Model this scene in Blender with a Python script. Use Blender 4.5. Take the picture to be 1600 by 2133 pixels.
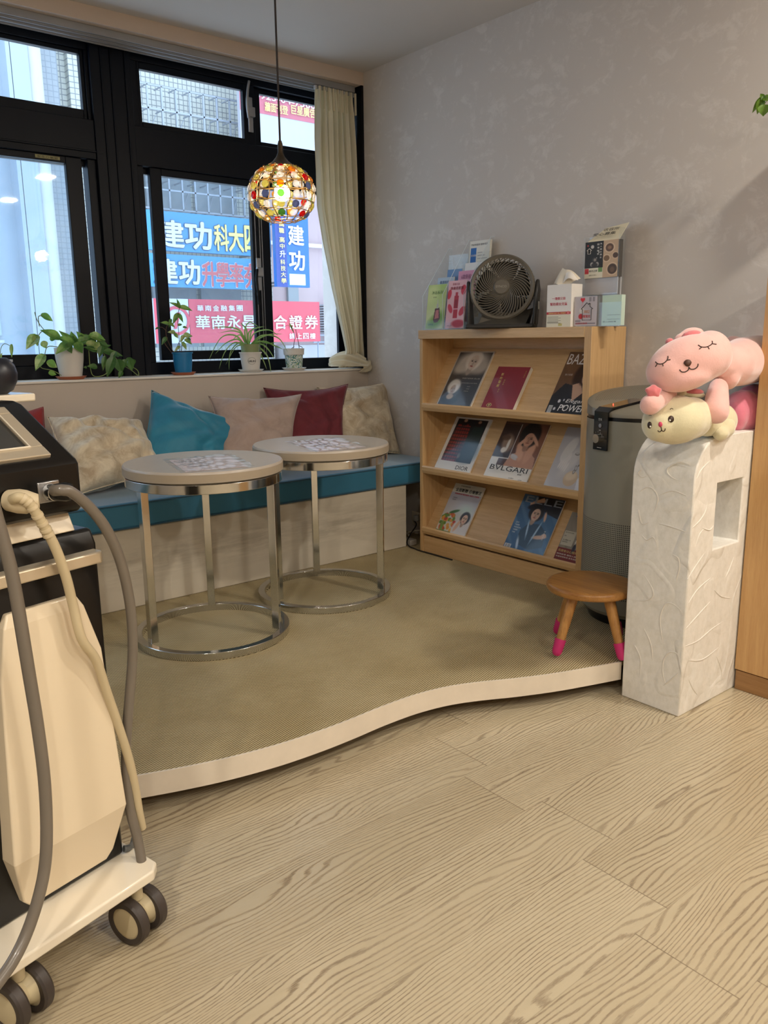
import bpy, bmesh, math, random
import numpy as np
from mathutils import Vector, Matrix, Euler
from mathutils.bvhtree import BVHTree
for o in list(bpy.data.objects): bpy.data.objects.remove(o, do_unlink=True)
SC = bpy.context.scene
COL = SC.collection
random.seed(7)
rad = math.radians

# ------------------------------------------------------------------ camera
FPX = 1691.67
CAM = Vector((0, 0, 1.05))
ROT = Euler((rad(77.936), rad(0.651), rad(-39.645)))
cam = bpy.data.cameras.new('camera'); cam.sensor_fit = 'HORIZONTAL'; cam.sensor_width = 36
cam.lens = FPX / 1600 * 36; cam.clip_start = 0.02; cam.clip_end = 200
camo = bpy.data.objects.new('camera', cam); COL.objects.link(camo)
camo.location = CAM; camo.rotation_euler = ROT
SC.camera = camo
RM = ROT.to_matrix()

# ------------------------------------------------------------------ exposure, world, lamps
SC.view_settings.view_transform = 'Standard'; SC.view_settings.look = 'None'
SC.view_settings.gamma = 1; SC.view_settings.use_curve_mapping = False
SC.view_settings.exposure = 0.12
SC.cycles.max_bounces = 10; SC.cycles.transparent_max_bounces = 24
SC.cycles.sample_clamp_indirect = 6
SKY = 4.0
world = bpy.data.worlds.new('overcast_sky'); SC.world = world; world.use_nodes = True
wn = world.node_tree.nodes; wl = world.node_tree.links
bgn = wn['Background']; bgn.inputs['Strength'].default_value = SKY
tc = wn.new('ShaderNodeTexCoord'); sx = wn.new('ShaderNodeSeparateXYZ'); cr = wn.new('ShaderNodeValToRGB')
wl.new(tc.outputs['Generated'], sx.inputs[0]); wl.new(sx.outputs['Z'], cr.inputs[0]); wl.new(cr.outputs[0], bgn.inputs['Color'])
cr.color_ramp.elements[0].position = 0.0; cr.color_ramp.elements[0].color = (0.67, 0.77, 0.90, 1)
cr.color_ramp.elements[1].position = 0.6; cr.color_ramp.elements[1].color = (0.77, 0.87, 1.0, 1)

def portal(name, loc, sx_, sy_):
    l = bpy.data.lights.new(name, 'AREA'); l.shape = 'RECTANGLE'; l.size = sx_; l.size_y = sy_
    l.cycles.is_portal = True
    o = bpy.data.objects.new(name, l); COL.objects.link(o); o.location = loc; o.rotation_euler = (rad(-90), 0, 0)
portal('window_daylight_portal', (0.8, 3.66, 1.58), 3.9, 1.36)

DOWN = 19.0
PEND = 2.5
DOWNLIGHTS = [(2.216, 0.332), (2.286, -0.90), (0.9, -0.9), (-0.6, 0.3), (-0.6, -0.9), (0.9, -2.0)]

# ------------------------------------------------------------------ pixel -> point helpers
def ray(px, py):
    return RM @ Vector(((px - 800) / FPX, -(py - 1066.5) / FPX, -1))
def aty(px, py, Y): d = ray(px, py); return CAM + d * ((Y - CAM.y) / d.y)
def atx(px, py, X): d = ray(px, py); return CAM + d * ((X - CAM.x) / d.x)
def atz(px, py, Z): d = ray(px, py); return CAM + d * ((Z - CAM.z) / d.z)
def atd(px, py, D): return CAM + ray(px, py) * D
def V(*a): return Vector(a)

# ------------------------------------------------------------------ materials
def lin(c):
    return tuple((x / 12.92 if x <= 0.04045 else ((x + 0.055) / 1.055) ** 2.4) for x in c)
def rgb(r, g, b): return lin((r / 255, g / 255, b / 255)) + (1,)
MATS = {}
class NT:
    def __init__(s, name):
        m = bpy.data.materials.new(name); m.use_nodes = True
        s.m = m; s.n = m.node_tree.nodes; s.l = m.node_tree.links; s.b = s.n['Principled BSDF']; s.out = s.n['Material Output']
    def new(s, t, **k):
        nd = s.n.new('ShaderNode' + t)
        for a, b in k.items(): setattr(nd, a, b)
        return nd
    def link(s, a, b): s.l.new(a, b)
    def coord(s, scale=(1, 1, 1), rot=(0, 0, 0), kind='Object'):
        t = s.new('TexCoord'); mp = s.new('Mapping'); mp.inputs['Scale'].default_value = scale; mp.inputs['Rotation'].default_value = rot
        s.link(t.outputs[kind], mp.inputs[0]); return mp.outputs[0]
    def noise(s, vec, scale=5, detail=4, rough=.5, dist=0):
        n = s.new('TexNoise'); n.inputs['Scale'].default_value = scale; n.inputs['Detail'].default_value = detail
        n.inputs['Roughness'].default_value = rough; n.inputs['Distortion'].default_value = dist
        s.link(vec, n.inputs['Vector']); return n.outputs['Fac']
    def ramp(s, fac, stops):
        r = s.new('ValToRGB'); e = r.color_ramp.elements
        while len(e) < len(stops): e.new(0.5)
        for i, (p, c) in enumerate(stops):
            e[i].position = p; e[i].color = c if len(c) == 4 else tuple(c) + (1,)
        s.link(fac, r.inputs[0]); return r.outputs[0]
    def math(s, op, a, b=None, c=None):
        n = s.new('Math', operation=op)
        for i, v in enumerate((a, b, c)):
            if v is None: continue
            if isinstance(v, (int, float)): n.inputs[i].default_value = v
            else: s.link(v, n.inputs[i])
        return n.outputs[0]
    def mix(s, fac, a, b, mode='MIX'):
        n = s.new('Mix'); n.data_type = 'RGBA'; n.blend_type = mode
        for i, v in ((0, fac), (6, a), (7, b)):
            if isinstance(v, (int, float)): n.inputs[i].default_value = v
            elif isinstance(v, tuple): n.inputs[i].default_value = v
            else: s.link(v, n.inputs[i])
        return n.outputs[2]
    def bump(s, h, strength=.3, dist=.002):
        b = s.new('Bump'); b.inputs['Strength'].default_value = strength; b.inputs['Distance'].default_value = dist
        s.link(h, b.inputs['Height']); s.link(b.outputs[0], s.b.inputs['Normal'])
    def set(s, **k):
        for a, v in k.items():
            s.b.inputs[a.replace('_', ' ')].default_value = v
def mat(name, c, rough=.5, metal=0, var=.06, scale=8, bump=0, bscale=200, bdist=.001, spec=.5, coat=0, sheen=0, trans=0, stretch=(1, 1, 1)):
    if name in MATS: return MATS[name]
    t = NT(name); v = t.coord(stretch)
    n = t.noise(v, scale, 4, .55)
    dk = tuple(x * (1 - var) for x in c[:3]) + (1,); lt = tuple(min(1, x * (1 + var)) for x in c[:3]) + (1,)
    t.link(t.ramp(n, [(.3, dk), (.7, lt)]), t.b.inputs['Base Color'])
    t.set(Roughness=rough, Metallic=metal)
    t.b.inputs['Specular IOR Level'].default_value = spec
    if coat: t.b.inputs['Coat Weight'].default_value = coat; t.b.inputs['Coat Roughness'].default_value = .08
    if sheen: t.b.inputs['Sheen Weight'].default_value = sheen; t.b.inputs['Sheen Roughness'].default_value = .4
    if bump: t.bump(t.noise(v, bscale, 3, .6), bump, bdist)
    MATS[name] = t.m; return t.m
def wood(name, c1, c2, scale=1, rough=.45, axis='X', bump=.05):
    if name in MATS: return MATS[name]
    t = NT(name)
    st = {'X': (1.2, 22, 22), 'Y': (22, 1.2, 22), 'Z': (22, 22, 1.2)}[axis]
    v = t.coord(tuple(x * scale for x in st)); n = t.noise(v, 3, 6, .65, .25)
    v2 = t.coord(tuple(x * scale * 7 for x in st)); n2 = t.noise(v2, 3, 3, .6)
    f = t.math('ADD', t.math('MULTIPLY', n, .65), t.math('MULTIPLY', n2, .35))
    t.link(t.ramp(f, [(.34, c2), (.62, c1)]), t.b.inputs['Base Color'])
    t.set(Roughness=rough); t.bump(n2, bump, .001)
    MATS[name] = t.m; return t.m
def thin(name, tint=(1, 1, 1, 1), refl=.05, haze=0, fres=1.45):
    """thin clear sheet: transmission with a Fresnel reflection"""
    if name in MATS: return MATS[name]
    t = NT(name); t.n.remove(t.b)
    tr = t.new('BsdfTransparent'); tr.inputs[0].default_value = tint
    gl = t.new('BsdfGlossy'); gl.inputs['Roughness'].default_value = .02
    fr = t.new('LayerWeight'); fr.inputs[0].default_value = .5   # Schlick reflection, the same from both sides of the sheet
    v = t.coord(); n = t.noise(v, 3, 2); f = t.math('ADD', t.math('ADD', t.math('MULTIPLY', t.math('POWER', fr.outputs['Facing'], 5), .7), .035), t.math('MULTIPLY', n, refl))
    mx = t.new('MixShader'); t.link(f, mx.inputs[0]); t.link(tr.outputs[0], mx.inputs[1]); t.link(gl.outputs[0], mx.inputs[2])
    o = mx.outputs[0]
    if haze:
        df = t.new('BsdfDiffuse'); df.inputs[0].default_value = (.85, .88, .92, 1)
        m2 = t.new('MixShader'); m2.inputs[0].default_value = haze; t.link(o, m2.inputs[1]); t.link(df.outputs[0], m2.inputs[2]); o = m2.outputs[0]
    t.link(o, t.out.inputs[0]); MATS[name] = t.m; return t.m
def emit(name, c, s):
    if name in MATS: return MATS[name]
    t = NT(name); t.set(Emission_Strength=s); t.b.inputs['Emission Color'].default_value = c; t.b.inputs['Base Color'].default_value = c
    MATS[name] = t.m; return t.m

# ------------------------------------------------------------------ mesh builder
class MB:
    def __init__(s): s.v = []; s.f = []; s.mi = []; s.cur = 0
    def add(s, vs, fs, M=None):
        b = len(s.v)
        s.v += [tuple(M @ Vector(v)) if M is not None else tuple(v) for v in vs]
        for f in fs: s.f.append(tuple(i + b for i in f)); s.mi.append(s.cur)
        return s
    def box(s, a, b, M=None):
        x0, y0, z0 = a; x1, y1, z1 = b
        return s.add([(x0, y0, z0), (x1, y0, z0), (x1, y1, z0), (x0, y1, z0), (x0, y0, z1), (x1, y0, z1), (x1, y1, z1), (x0, y1, z1)],
                     [(0, 3, 2, 1), (4, 5, 6, 7), (0, 1, 5, 4), (1, 2, 6, 5), (2, 3, 7, 6), (3, 0, 4, 7)], M)
    def prism(s, pts, d, M=None):
        """polygon pts (3D list) extruded by vector d"""
        n = len(pts); d = Vector(d); a = [tuple(p) for p in pts]; b = [tuple(Vector(p) + d) for p in pts]
        return s.add(a + b, [tuple(range(n - 1, -1, -1)), tuple(range(n, 2 * n))] + [(i, (i + 1) % n, n + (i + 1) % n, n + i) for i in range(n)], M)
    def lathe(s, prof, n=32, M=None, cap=True, a0=0, a1=2 * math.pi):
        full = abs(a1 - a0 - 2 * math.pi) < 1e-6
        k = n if full else n + 1; vs = []
        for r, z in prof:
            for i in range(k):
                a = a0 + (a1 - a0) * i / n; vs.append((r * math.cos(a), r * math.sin(a), z))
        fs = []
        for j in range(len(prof) - 1):
            for i in range(n):
                i2 = (i + 1) % k
                fs.append((j * k + i, j * k + i2, (j + 1) * k + i2, (j + 1) * k + i))
        if cap and full:
            if prof[0][0] > 1e-5: fs.append(tuple(range(k - 1, -1, -1)))
            if prof[-1][0] > 1e-5: fs.append(tuple((len(prof) - 1) * k + i for i in range(k)))
        return s.add(vs, fs, M)
    def cyl(s, p, q, r, n=16, r2=None):
        p = Vector(p); q = Vector(q); d = q - p; M = Matrix.Translation(p) @ d.to_track_quat('Z', 'Y').to_matrix().to_4x4()
        return s.lathe([(r, 0), (r if r2 is None else r2, d.length)], n, M)
    def sphere(s, c, r, n=16, M=None, sc=(1, 1, 1)):
        prof = [(max(1e-6, math.sin(math.pi * i / (n // 2))) , -math.cos(math.pi * i / (n // 2))) for i in range(n // 2 + 1)]
        T = Matrix.Translation(Vector(c)) @ (M if M is not None else Matrix.Identity(4)) @ Matrix.Diagonal((r * sc[0], r * sc[1], r * sc[2], 1))
        return s.lathe(prof, n, T, cap=False)
    def tube(s, pts, r, n=8, closed=False, cap=True):
        pts = [Vector(p) for p in pts]; m = len(pts); rs = r if isinstance(r, (list, tuple)) else [r] * m
        vs = []; up = None
        for i, p in enumerate(pts):
            if closed: t = pts[(i + 1) % m] - pts[i - 1]
            else: t = pts[min(i + 1, m - 1)] - pts[max(i - 1, 0)]
            if t.length < 1e-9: t = Vector((0, 0, 1))
            t.normalize()
            if up is None: up = Vector((0, 0, 1)) if abs(t.z) < .9 else Vector((1, 0, 0))
            up = up - t * up.dot(t)
            if up.length < 1e-6: up = t.orthogonal()
            up.normalize(); w = t.cross(up)
            for k in range(n):
                a = 2 * math.pi * k / n; vs.append(p + (up * math.cos(a) + w * math.sin(a)) * rs[i])
        fs = []
        for i in range(m if closed else m - 1):
            j = (i + 1) % m
            for k in range(n):
                k2 = (k + 1) % n; fs.append((i * n + k, i * n + k2, j * n + k2, j * n + k))
        if not closed and cap: fs.append(tuple(range(n - 1, -1, -1))); fs.append(tuple((m - 1) * n + k for k in range(n)))
        return s.add(vs, fs)
    def grid(s, fn, nu, nv, closeu=False):
        vs = [fn(i / (nu if closeu else nu - 1), j / (nv - 1)) for j in range(nv) for i in range(nu)]
        fs = [(j * nu + i, j * nu + (i + 1) % nu, (j + 1) * nu + (i + 1) % nu, (j + 1) * nu + i) for j in range(nv - 1) for i in range(nu if closeu else nu - 1)]
        return s.add(vs, fs)
    def build(s, name, m, parent=None, smooth=True, bevel=0, seg=2, M=None, ang=35, mods=None):
        me = bpy.data.meshes.new(name); me.from_pydata(s.v, [], s.f); me.validate()
        ms = m if isinstance(m, (list, tuple)) else [m]
        for x in ms: me.materials.append(x)
        if len(ms) > 1 and len(me.polygons) == len(s.mi): me.polygons.foreach_set('material_index', s.mi)
        bm = bmesh.new(); bm.from_mesh(me); bmesh.ops.recalc_face_normals(bm, faces=bm.faces)
        if smooth:
            for f in bm.faces: f.smooth = True
            for e in bm.edges:
                if len(e.link_faces) == 2 and e.calc_face_angle(0) > rad(ang): e.smooth = False
        bm.to_mesh(me); bm.free(); me.update()
        o = bpy.data.objects.new(name, me); COL.objects.link(o)
        if parent is not None: o.parent = parent
        if M is not None: o.matrix_local = M
        if bevel:
            b = o.modifiers.new('bevel', 'BEVEL'); b.width = bevel; b.segments = seg; b.limit_method = 'ANGLE'; b.angle_limit = rad(40)
        return o
def thing(name, label, cat, loc=(0, 0, 0), rotz=0, group=None):
    o = bpy.data.objects.new(name, None); COL.objects.link(o); o.location = loc; o.rotation_euler = (0, 0, rotz)
    o.empty_display_size = .05; o['label'] = label; o['category'] = cat
    if group: o['group'] = group
    return o
def tag(o, label=None, cat=None, group=None, kind=None):
    if label: o['label'] = label
    if cat: o['category'] = cat
    if group: o['group'] = group
    if kind: o['kind'] = kind
    return o
def struct(o, label=None):
    o['kind'] = 'structure'
    if label: o['label'] = label
    return o
def dup(root, loc=None, rotz=None, label=None, group=None):
    r = root.copy(); COL.objects.link(r)
    if loc is not None: r.location = loc
    if rotz is not None: r.rotation_euler = (0, 0, rotz)
    if label: r['label'] = label
    if group: r['group'] = group
    for ch in list(root.children):
        c = ch.copy(); COL.objects.link(c); c.parent = r; c.matrix_local = ch.matrix_local.copy()
        for g in list(ch.children):
            d = g.copy(); COL.objects.link(d); d.parent = c; d.matrix_local = g.matrix_local.copy()
    return r
def text_geo(mb, s, size, M, bold=0, wid=None, hgt=None, shear=0, depth=.0004, align='LEFT', spacing=1.0):
    """letters as real geometry added into a mesh builder; M places text plane (x right, y up, z out)"""
    cu = bpy.data.curves.new('t', 'FONT'); cu.body = s; cu.size = 1; cu.extrude = 0; cu.resolution_u = 2
    cu.shear = shear; cu.space_character = spacing
    ob = bpy.data.objects.new('t', cu); COL.objects.link(ob)
    dg = bpy.context.evaluated_depsgraph_get(); dg.update(); me = bpy.data.meshes.new_from_object(ob.evaluated_get(dg))
    vs = [v.co.copy() for v in me.vertices]; fs = [tuple(p.vertices) for p in me.polygons]
    bpy.data.objects.remove(ob, do_unlink=True); bpy.data.curves.remove(cu); bpy.data.meshes.remove(me)
    if not vs: return
    x0 = min(v.x for v in vs); x1 = max(v.x for v in vs); y0 = min(v.y for v in vs); y1 = max(v.y for v in vs)
    sx_ = sy_ = size
    if wid: sx_ = wid / (x1 - x0); sy_ = sx_ if not hgt else hgt / (y1 - y0)
    elif hgt: sy_ = sx_ = hgt / (y1 - y0)
    ox = {'LEFT': 0, 'CENTER': -(x1 - x0) / 2, 'RIGHT': -(x1 - x0)}[align]
    bold *= .5
    offs = [(0, 0)] if not bold else [(math.cos(a) * bold, math.sin(a) * bold) for a in [i * math.pi / 4 for i in range(8)]]
    for k, (bx_, by_) in enumerate(offs):   # heavier weight: the glyph laid over itself, a little shifted
        mb.add([((v.x - x0 + ox + bx_) * sx_, (v.y - y0 + by_) * sy_, depth * (1 + k * .02)) for v in vs], fs, M)
def frame_M(o, x, y):
    """matrix from origin, x dir, y dir"""
    x = Vector(x).normalized(); y = Vector(y); y = (y - x * y.dot(x)).normalized(); z = x.cross(y)
    return Matrix(((x.x, y.x, z.x, o[0]), (x.y, y.y, z.y, o[1]), (x.z, y.z, z.z, o[2]), (0, 0, 0, 1)))
def spline(pts, n=8):
    pts = [Vector(p) for p in pts]; out = []
    for i in range(len(pts) - 1):
        p0 = pts[max(i - 1, 0)]; p1 = pts[i]; p2 = pts[i + 1]; p3 = pts[min(i + 2, len(pts) - 1)]
        for k in range(n):
            t = k / n
            out.append(.5 * ((2 * p1) + (p2 - p0) * t + (2 * p0 - 5 * p1 + 4 * p2 - p3) * t * t + (3 * p1 - p0 - 3 * p2 + p3) * t ** 3))
    out.append(pts[-1]); return out
# ------------------------------------------------------------------ room materials
def m_floor():
    t = NT('oak_laminate'); tc = t.new('TexCoord'); s = t.new('SeparateXYZ'); t.link(tc.outputs['Object'], s.inputs[0])
    X, Y = s.outputs[0], s.outputs[1]
    row = t.math('FLOOR', t.math('DIVIDE', t.math('SUBTRACT', Y, .695), .1925))
    par = t.math('MODULO', t.math('ADD', row, 40), 4)
    # joint positions measured along each course
    off = t.math('ADD', t.math('MULTIPLY', t.math('SINE', t.math('MULTIPLY', row, 2.1)), .9), t.math('MULTIPLY', row, .37))
    xs = t.math('DIVIDE', t.math('ADD', X, off), 1.25); colm = t.math('FLOOR', xs)
    cb = t.new('CombineXYZ'); t.link(row, cb.inputs[0]); t.link(colm, cb.inputs[1])
    wn_ = t.new('TexWhiteNoise'); wn_.noise_dimensions = '2D'; t.link(cb.outputs[0], wn_.inputs['Vector']); rv = wn_.outputs['Value']
    c2 = t.new('CombineXYZ'); t.link(t.math('MULTIPLY', X, 1.35), c2.inputs[0]); t.link(t.math('MULTIPLY', Y, 6.0), c2.inputs[1]); t.link(t.math('MULTIPLY', rv, 37), c2.inputs[2])
    big = t.noise(c2.outputs[0], 1.25, 2, .4, .35)
    c3 = t.new('CombineXYZ'); t.link(t.math('MULTIPLY', X, 9), c3.inputs[0]); t.link(t.math('MULTIPLY', Y, 40), c3.inputs[1]); t.link(t.math('MULTIPLY', rv, 11), c3.inputs[2])
    mid = t.noise(c3.outputs[0], 1.0, 3, .6)
    c4 = t.new('CombineXYZ'); t.link(t.math('MULTIPLY', X, 60), c4.inputs[0]); t.link(t.math('MULTIPLY', Y, 700), c4.inputs[1]); t.link(rv, c4.inputs[2])
    fine = t.noise(c4.outputs[0], 1.0, 3, .7)
    ph = t.math('ADD', t.math('ADD', t.math('MULTIPLY', big, 85), t.math('MULTIPLY', Y, 640)), t.math('MULTIPLY', mid, 5.0))
    w = t.math('SINE', ph)
    w = t.math('ADD', w, t.math('MULTIPLY', t.math('SUBTRACT', fine, .5), 2.2))
    line = t.math('SMOOTH_MAX', t.math('MULTIPLY', t.math('SUBTRACT', w, .38), 1.7), 0, .2)
    line = t.math('MINIMUM', line, 1)
    c5 = t.new('CombineXYZ'); t.link(t.math('MULTIPLY', X, 2.2), c5.inputs[0]); t.link(t.math('MULTIPLY', Y, 7), c5.inputs[1]); t.link(rv, c5.inputs[2])
    amp = t.ramp(t.noise(c5.outputs[0], 1.3, 2), [(.35, (.6,) * 3), (.65, (1,) * 3)])
    line = t.math('MULTIPLY', line, amp)
    base = t.ramp(t.math('ADD', t.math('MULTIPLY', rv, .45), t.math('MULTIPLY', mid, .55)), [(.2, rgb(178, 164, 136)), (.8, rgb(194, 181, 154))])
    col = t.mix(t.math('MULTIPLY', line, .74), base, rgb(118, 100, 78))
    fr = t.math('FRACT', t.math('DIVIDE', t.math('SUBTRACT', Y, .695), .1925)); e1 = t.math('LESS_THAN', t.math('MINIMUM', fr, t.math('SUBTRACT', 1, fr)), .005)
    fx = t.math('FRACT', xs); e2 = t.math('LESS_THAN', t.math('MINIMUM', fx, t.math('SUBTRACT', 1, fx)), .0009)
    col = t.mix(t.math('MULTIPLY', t.math('MAXIMUM', t.math('MULTIPLY', e1, .35), e2), .55), col, rgb(95, 78, 60))
    t.link(col, t.b.inputs['Base Color'])
    t.link(t.math('ADD', .20, t.math('MULTIPLY', line, .2)), t.b.inputs['Roughness'])
    t.b.inputs['Specular IOR Level'].default_value = .5
    t.bump(t.math('SUBTRACT', 1, line), .18, .001); return t.m
def m_carpet():
    t = NT('woven_sisal'); tc = t.new('TexCoord'); s = t.new('SeparateXYZ')
    mp = t.new('Mapping'); mp.inputs['Rotation'].default_value = (0, 0, rad(-17)); t.link(tc.outputs['Object'], mp.inputs[0]); t.link(mp.outputs[0], s.inputs[0])
    n = t.noise(tc.outputs['Object'], 90, 2)
    a = t.math('SINE', t.math('ADD', t.math('MULTIPLY', s.outputs[1], 2 * math.pi / .0066), t.math('MULTIPLY', n, 1.6)))
    b = t.math('SINE', t.math('ADD', t.math('MULTIPLY', t.math('ADD', s.outputs[0], t.math('MULTIPLY', s.outputs[1], .5)), 2 * math.pi / .0085), t.math('MULTIPLY', n, 2)))
    h = t.math('ADD', t.math('MULTIPLY', a, .75), t.math('MULTIPLY', b, .35))
    big = t.noise(tc.outputs['Object'], 3.2, 4, .6)
    lt = t.mix(t.ramp(big, [(.35, (0,) * 3), (.65, (1,) * 3)]), rgb(198, 180, 136), rgb(212, 197, 158))
    dk = t.mix(t.ramp(big, [(.4, (0,) * 3), (.62, (1,) * 3)]), rgb(104, 86, 54), rgb(124, 106, 72))
    f = t.ramp(t.math('ADD', t.math('MULTIPLY', h, .5), .5), [(.3, (0,) * 3), (.72, (1,) * 3)])
    t.link(t.mix(f, dk, lt), t.b.inputs['Base Color']); t.set(Roughness=.85); t.bump(h, .5, .0012); return t.m
def m_plaster_grey():
    t = NT('mottled_pearl_plaster'); v = t.coord()
    n1 = t.noise(v, 1.3, 3, .5, .3); n2 = t.noise(v, 5.5, 6, .65, 1.2); n3 = t.noise(t.coord((1, 1, 1.6)), 14, 6, .75, .8)
    sp = t.ramp(t.math('MULTIPLY', n2, n3), [(.27, (0,) * 3), (.36, (1,) * 3)])
    c = t.mix(n1, rgb(196, 189, 184), rgb(204, 197, 190))
    c = t.mix(t.math('MULTIPLY', sp, .45), c, rgb(222, 216, 210))
    t.link(c, t.b.inputs['Base Color']); t.link(t.math('SUBTRACT', .62, t.math('MULTIPLY', sp, .2)), t.b.inputs['Roughness'])
    t.bump(n3, .10, .004); return t.m
def m_plaster_trowel():
    t = NT('trowelled_white_plaster'); w = t.coord((1, 1, .72), (0, 0, .4))
    def patch_(sc, lo, hi, d): return t.ramp(t.noise(w, sc, 1.2, .4, d), [(lo, (0,) * 3), (hi, (1,) * 3)])
    a = patch_(5.5, .50, .55, .5); b_ = patch_(9, .56, .62, .8); c_ = patch_(3.6, .46, .54, .3)
    n2 = t.noise(w, 60, 4, .7); low = t.noise(w, 9, 3, .5, 1)
    edge_ = t.math('MULTIPLY', t.math('MULTIPLY', a, t.math('SUBTRACT', 1, a)), 1.6)
    h = t.math('ADD', t.math('ADD', t.math('MULTIPLY', a, .45), t.math('MULTIPLY', b_, .35)), t.math('ADD', t.math('MULTIPLY', c_, .25), t.math('ADD', t.math('MULTIPLY', n2, .06), t.math('ADD', edge_, t.math('MULTIPLY', low, .7)))))
    t.link(t.ramp(n2, [(.3, rgb(224, 220, 210)), (.6, rgb(236, 232, 224))]), t.b.inputs['Base Color']); t.set(Roughness=.65)
    t.bump(h, .55, .006); return t.m
def m_benchwall():
    t = NT('scuffed_cream_plaster'); v = t.coord(); n = t.noise(v, 2.6, 5, .6, .4); st = t.noise(t.coord((3, 3, 26)), 1.6, 5, .7)
    s = t.new('SeparateXYZ'); t.link(t.new('TexCoord').outputs['Object'], s.inputs[0])
    lowz = t.math('SUBTRACT', 1, t.math('MINIMUM', t.math('ABSOLUTE', t.math('DIVIDE', t.math('SUBTRACT', s.outputs[2], .17), .12)), 1))
    scuff = t.math('MULTIPLY', t.math('MULTIPLY', t.ramp(t.math('MULTIPLY', st, n), [(.22, (0,) * 3), (.38, (1,) * 3)]), lowz), .45)
    c = t.mix(n, rgb(196, 186, 168), rgb(208, 199, 182)); c = t.mix(scuff, c, rgb(120, 108, 92))
    t.link(c, t.b.inputs['Base Color']); t.set(Roughness=.7); t.bump(n, .1, .004); return t.m
M_FLOOR = m_floor(); M_CARPET = m_carpet(); M_GREY = m_plaster_grey(); M_TROWEL = m_plaster_trowel(); M_BENCH = m_benchwall()
M_CEIL = mat('ceiling_paint', rgb(196, 190, 184), .85, var=.02, scale=2)
M_PEACH = mat('pale_peach_paint', rgb(200, 186, 174), .8, var=.02, scale=2)
M_WALL = mat('cream_wall_paint', rgb(190, 179, 168), .75, var=.03, scale=3, bump=.08, bscale=30, bdist=.003)
M_EDGE = mat('chalky_white_edge', rgb(226, 214, 196), .7, var=.07, scale=9, bump=.15, bscale=40, bdist=.002)
M_ALU = mat('black_aluminium', rgb(2, 8, 21), .42, .0, var=.15, scale=3, spec=.22)
M_ALUD = mat('black_aluminium_track', rgb(3, 6, 14), .45, .0, var=.15, scale=3, spec=.2)
M_CHROME = mat('polished_chrome', rgb(205, 205, 203), .13, 1, var=.07, scale=14, bump=.04, bscale=60)
M_STEEL = mat('dull_steel', rgb(170, 170, 172), .32, 1, var=.08, scale=14)
M_GLASS = thin('window_glass', (.88, .93, .96, 1), .0, haze=.05)
M_GREYRAIL = mat('grey_painted_rail', rgb(150, 152, 156), .45, .3, var=.05)
W_OAK = wood('oak_veneer', rgb(208, 171, 122), rgb(188, 149, 101), 1, .45, 'Z')
W_OAKH = wood('oak_veneer_horizontal', rgb(212, 177, 130), rgb(192, 154, 107), 1, .42, 'Y')
W_BAMBOO = wood('bamboo_strip', rgb(176, 126, 66), rgb(134, 88, 42), .8, .35, 'Y')
W_BAMBOOZ = wood('bamboo_leg', rgb(192, 142, 80), rgb(150, 102, 52), .8, .35, 'Z')

XW, YW, ZC, ZP, YF = 2.625, 3.301, 2.287, .098, 3.475
XL, YB = -2.2, -2.6
# floor
struct(MB().box((XL - .1, YB - .1, -.06), (XW + .1, YF + .2, 0)).build('floor', M_FLOOR, smooth=False))
struct(MB().box((XL - .1, YB - .1, ZC), (XW + .1, YF + .2, ZC + .08)).build('ceiling', M_CEIL, smooth=False))
struct(MB().box((XW, YB - .1, 0), (XW + .1, YF + .2, ZC)).build('wall_right', M_GREY, smooth=False))
struct(MB().box((XL - .1, YB - .1, 0), (XL, YF + .2, ZC)).build('wall_left', M_WALL, smooth=False))
struct(MB().box((XL, YB - .1, 0), (XW, YB, ZC)).build('wall_back', M_WALL, smooth=False))
wf = struct(MB().box((XL, YW, 0), (XW, YF + .2, .893)).build('wall_window', M_WALL, smooth=False))
struct(MB().box((XL, YW - .008, .893), (XW, YF + .02, .903)).build('trim_1', mat('white_sill', rgb(222, 216, 208), .5), smooth=True, bevel=.003))
struct(MB().box((XL, YW, 2.231), (XW, YF + .2, ZC)).build('trim_2', M_PEACH, smooth=False))
# raised platform
edge = [(-2.2, 2.6), (-1.6, 2.45), (-1.0, 2.2), (-.4, 1.98), (0, 1.86), (.3, 1.76), (.5, 1.68), (.624, 1.636), (.714, 1.603), (.82, 1.572), (.94, 1.55), (1.06, 1.541), (1.16, 1.541), (1.265, 1.545), (1.374, 1.541), (1.473, 1.522),
        (1.561, 1.487), (1.664, 1.433), (1.773, 1.384), (1.873, 1.348), (1.99, 1.310)]
ed = [(p.x, p.y) for p in spline([V(a, b, 0) for a, b in edge], 5)]
plat = thing('platform', 'raised seating platform covered with woven sisal carpet behind a wavy white edge', 'platform', (1.2, 2.2, 0))
plat['kind'] = 'structure'; del plat['category']
PL = Matrix.Translation((-1.2, -2.2, 0))
top = [(x, y, ZP - .012) for x, y in ed] + [(2.1, 1.294, ZP - .012), (XW, 1.294, ZP - .012), (XW, YW, ZP - .012), (XL, YW, ZP - .012)]
mb = MB().prism(top, (0, 0, .012), PL); mb.build('carpet', M_CARPET, plat, smooth=False)
def off2(pts, d):
    out = []
    for i, p in enumerate(pts):
        a = pts[max(0, i - 1)]; b = pts[min(len(pts) - 1, i + 1)]; t = Vector((b[0] - a[0], b[1] - a[1])).normalized(); n = Vector((t.y, -t.x))
        out.append((p[0] + n.x * d, p[1] + n.y * d))
    return out
lipo = off2(ed, .004); lipi = off2(ed, -.02)
lip = [(x, y, .043) for x, y in lipo] + [(x, y, .043) for x, y in reversed(lipi)]
mb = MB()
n = len(lipo)
vs = [(x, y, z) for z in (.043, ZP + .001) for x, y in lipo] + [(x, y, z) for z in (.043, ZP - .0125) for x, y in lipi]
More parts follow.
